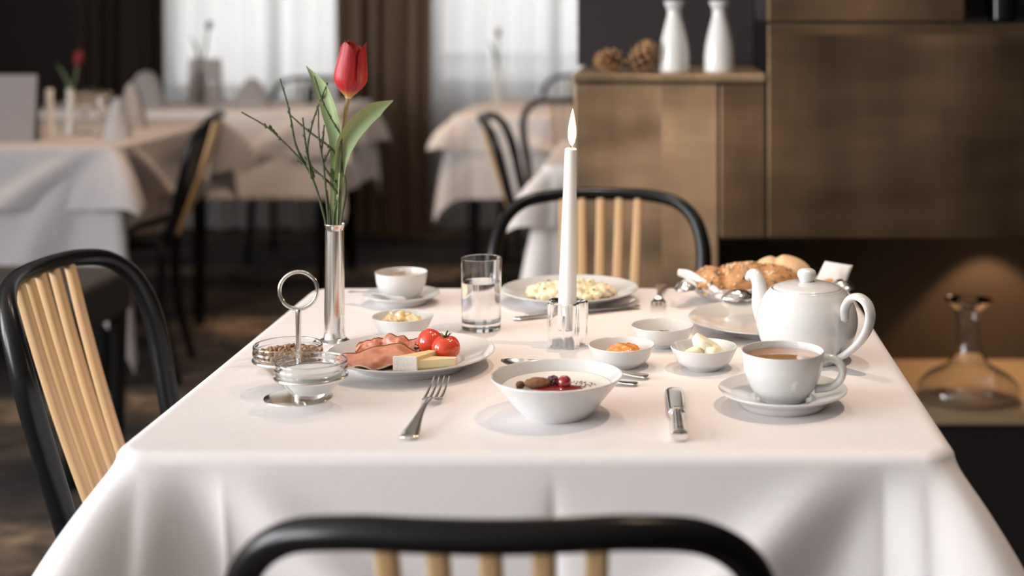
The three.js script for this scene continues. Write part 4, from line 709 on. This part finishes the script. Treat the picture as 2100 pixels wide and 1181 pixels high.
// ------------------------------------------------------------------ bread basket
{
  const X = 0.145, Z = -2.035;
  const k = thing('bread_basket', 'oval silver bread basket with shell handles at the back right', 'basket', [X, TY, Z]);
  const oval = (r, y, wv = 0) => { const o = []; for (let i = 0; i < 96; i++) { const a = i / 96 * TAU, s = 1 + wv * Math.cos(a * 16); o.push(V(0.105 * r * s * Math.cos(a), y, 0.064 * r * s * Math.sin(a))); } return o; };
  part('dish', loft([oval(0.02, 0.004), oval(0.6, 0.004), oval(0.85, 0.010), oval(1.0, 0.021, 0.012), oval(1.07, 0.0245, 0.02), oval(1.075, 0.0235, 0.02), oval(1.0, 0.0195, 0.012), oval(0.85, 0.008), oval(0.6, 0.0), oval(0.02, 0.0)]), M.silver, k);
  const shell = () => { const rings = []; for (let i = 0; i <= 16; i++) { const u = i / 16, e = Math.sin(PI * lerp(0.1, 0.95, u)) ** 0.7, ring = []; for (let j = 0; j <= 24; j++) { const q = j / 12 - 1; ring.push(V(q * 0.024 * e, 0.011 * e * (1 - q * q) + 0.0004 * Math.cos(q * 14) * e, (u - 0.5) * 0.032)); } for (let j = 24; j >= 0; j--) { const q = j / 12 - 1; ring.push(V(q * 0.024 * e, 0.011 * e * (1 - q * q) - 0.002, (u - 0.5) * 0.032)); } rings.push(ring); } return loft(rings); };
  part('shell_handle', shell(), M.silver, k, [-0.040, 0.0215, 0.076], [0.1, 0.2, 0]);
  part('shell_handle', shell(), M.silver, k, [-0.108, 0.0250, 0.030], [0, 1.1, 0]);
  part('shell_handle', shell(), M.silver, k, [0.108, 0.0250, 0.02], [0, 2.0, 0]);
  // napkin lining
  const n = thing('basket_napkin', 'white cloth napkin lining the bread basket, its corners standing up', 'napkin', [X, TY, Z]);
  const lin = [], N = 40; for (let i = 0; i <= N; i++) { const r = []; for (let j = 0; j <= N; j++) { const u = i / N * 2 - 1, v = j / N * 2 - 1, d = Math.max(Math.abs(u), Math.abs(v)), x = u * 0.088, z = v * 0.052; r.push(V(x, 0.0062 + 0.020 * d ** 3 + 0.003 * nz(u * 4, v * 4, 2) * d, z)); } lin.push(r); }
  part('lining', loft(lin, { open: true, flip: true }), M.napkin, n);
  const flap = (pts, th) => { const g = []; for (let i = 0; i <= 12; i++) { const u = i / 12, ring = []; for (let j = 0; j <= 10; j++) { const v = j / 10; const p = pts[0].clone().multiplyScalar((1 - u) * (1 - v)).add(pts[1].clone().multiplyScalar(u * (1 - v))).add(pts[2].clone().multiplyScalar(u * v)).add(pts[3].clone().multiplyScalar((1 - u) * v)); p.z += 0.006 * Math.sin(PI * u) * Math.sin(PI * v) + 0.0015 * nz(u * 4, v * 4, 6); ring.push(p); } for (let j = 10; j >= 0; j--) ring.push(ring[j].clone().add(V(0, 0, -th))); g.push(ring); } return loft(g); };
  part('corner', flap([V(0.066, 0.016, 0.006), V(0.088, 0.0550, -0.006), V(0.126, 0.0500, 0.0), V(0.110, 0.012, 0.012)], 0.004), M.napkin, n);
  part('corner', sweep([V(-0.121, 0.043, 0.012), V(-0.108, 0.040, 0.018), V(-0.092, 0.0315, 0.028), V(-0.072, 0.022, 0.042), V(-0.055, 0.014, 0.050)], (t) => 0.0048 + 0.007 * Math.sin(PI * Math.min(1, t * 0.9 + 0.05)), (t) => 0.0038, { steps: 24, seg: 16, side: V(0.3, 0.6, 0.7).normalize() }), M.napkin, n);
  part('corner', sweep([V(-0.010, 0.026, 0.052), V(-0.025, 0.0215, 0.056), V(-0.045, 0.018, 0.055)], 0.011, 0.003, { steps: 12, seg: 14, side: V(0, 0.6, 0.8) }), M.napkin, n);
  // rolls
  const seedCrust = (s) => std({ color: L(0.50, 0.255, 0.11), roughness: 0.75, bumpMap: tex(256, 256, (u, v) => 0.5 + 0.9 * fbm(u * 20, v * 20, s, 4), false), bumpScale: 0.002 });
  const r = thing('seeded_roll', 'long brown bread roll coated with seeds', 'bread roll', [X - 0.027, TY + 0.0300, Z + 0.008], 0.12);
  const crumb = ball(0.05, (v) => {
    const x = v.x / 0.05, lobe = 1 - 0.20 * Math.exp(-(((x + 0.45) / 0.08) ** 2)) - 0.10 * Math.exp(-(((x - 0.30) / 0.10) ** 2));
    const n = 1 + 0.14 * nz(v.x * 30, v.y * 30, v.z * 30) + 0.06 * nz(v.x * 120, v.y * 120, v.z * 120) + 0.03 * nz(v.x * 400, v.y * 400, v.z * 400);
    const blunt = Math.max(0.2, Math.sqrt(Math.max(0, 1 - x * x))) ** -0.35;
    v.x = Math.sign(v.x) * 0.05 * Math.abs(x) ** 0.9 * 1.45 * (0.6 + 0.4 * n); v.y *= 0.485 * lobe * n * blunt; v.z *= 0.76 * lobe * n * blunt;
  }, 60);
  part('crust', crumb, seedCrust(3), r);
  const R = rng(55), P = crumb.attributes.position, Nn = crumb.attributes.normal, im = new THREE.InstancedMesh(new THREE.SphereGeometry(1, 8, 6), std({ color: L(1, 1, 1), roughness: 0.6 }), 620), m4 = new THREE.Matrix4(), q = new THREE.Quaternion(), col = new THREE.Color(), pal = [[0.62, 0.44, 0.26], [0.70, 0.53, 0.33], [0.40, 0.22, 0.10], [0.16, 0.10, 0.06], [0.56, 0.32, 0.15]];
  for (let i = 0; i < 620; i++) { const a = Math.floor(R() * P.count), nv = V(Nn.getX(a), Nn.getY(a), Nn.getZ(a)); q.setFromUnitVectors(V(0, 1, 0), nv).multiply(new THREE.Quaternion().setFromAxisAngle(V(0, 1, 0), R() * 6)); const s = 0.0013 + 0.0010 * R(); m4.compose(V(P.getX(a), P.getY(a), P.getZ(a)), q, V(s * 1.7, s * 0.65, s)); im.setMatrixAt(i, m4); const c = pal[Math.floor(R() * 5)]; im.setColorAt(i, col.setRGB(c[0], c[1], c[2])); }
  im.name = 'seeds'; im.userData.kind = 'stuff'; im.castShadow = im.receiveShadow = true; r.add(im);
  const w = thing('white_roll', 'smooth pale bread roll with a split top, behind the seeded roll', 'bread roll', [X + 0.027, TY + 0.0320, Z - 0.028], -0.1);
  part('crust', ball(0.043, (v) => { const x = v.x / 0.043, s = Math.exp(-(((x + 0.16) / 0.13) ** 2)) * smoothstep(v.y, 0.0, 0.03); v.x *= 1.02; v.y *= 0.66 * (1 - 0.14 * s); v.z *= 0.86 * (1 - 0.06 * s); v.multiplyScalar(1 + 0.03 * nz(v.x * 40, v.y * 40, v.z * 40)); }, 40), std({ color: L(0.74, 0.49, 0.28), roughness: 0.55 }), w);
  const d = solo('dark_roll', ball(0.023, (v) => { v.multiplyScalar(1 + 0.2 * nz(v.x * 60, v.y * 60, v.z * 60)); v.y *= 0.7; }, 30), seedCrust(9), 'dark brown roll almost hidden behind the teapot in the bread basket', 'bread roll', [X + 0.090, TY + 0.0165, Z + 0.012]);
}
shade(scene);
renderer.render(scene, camera);
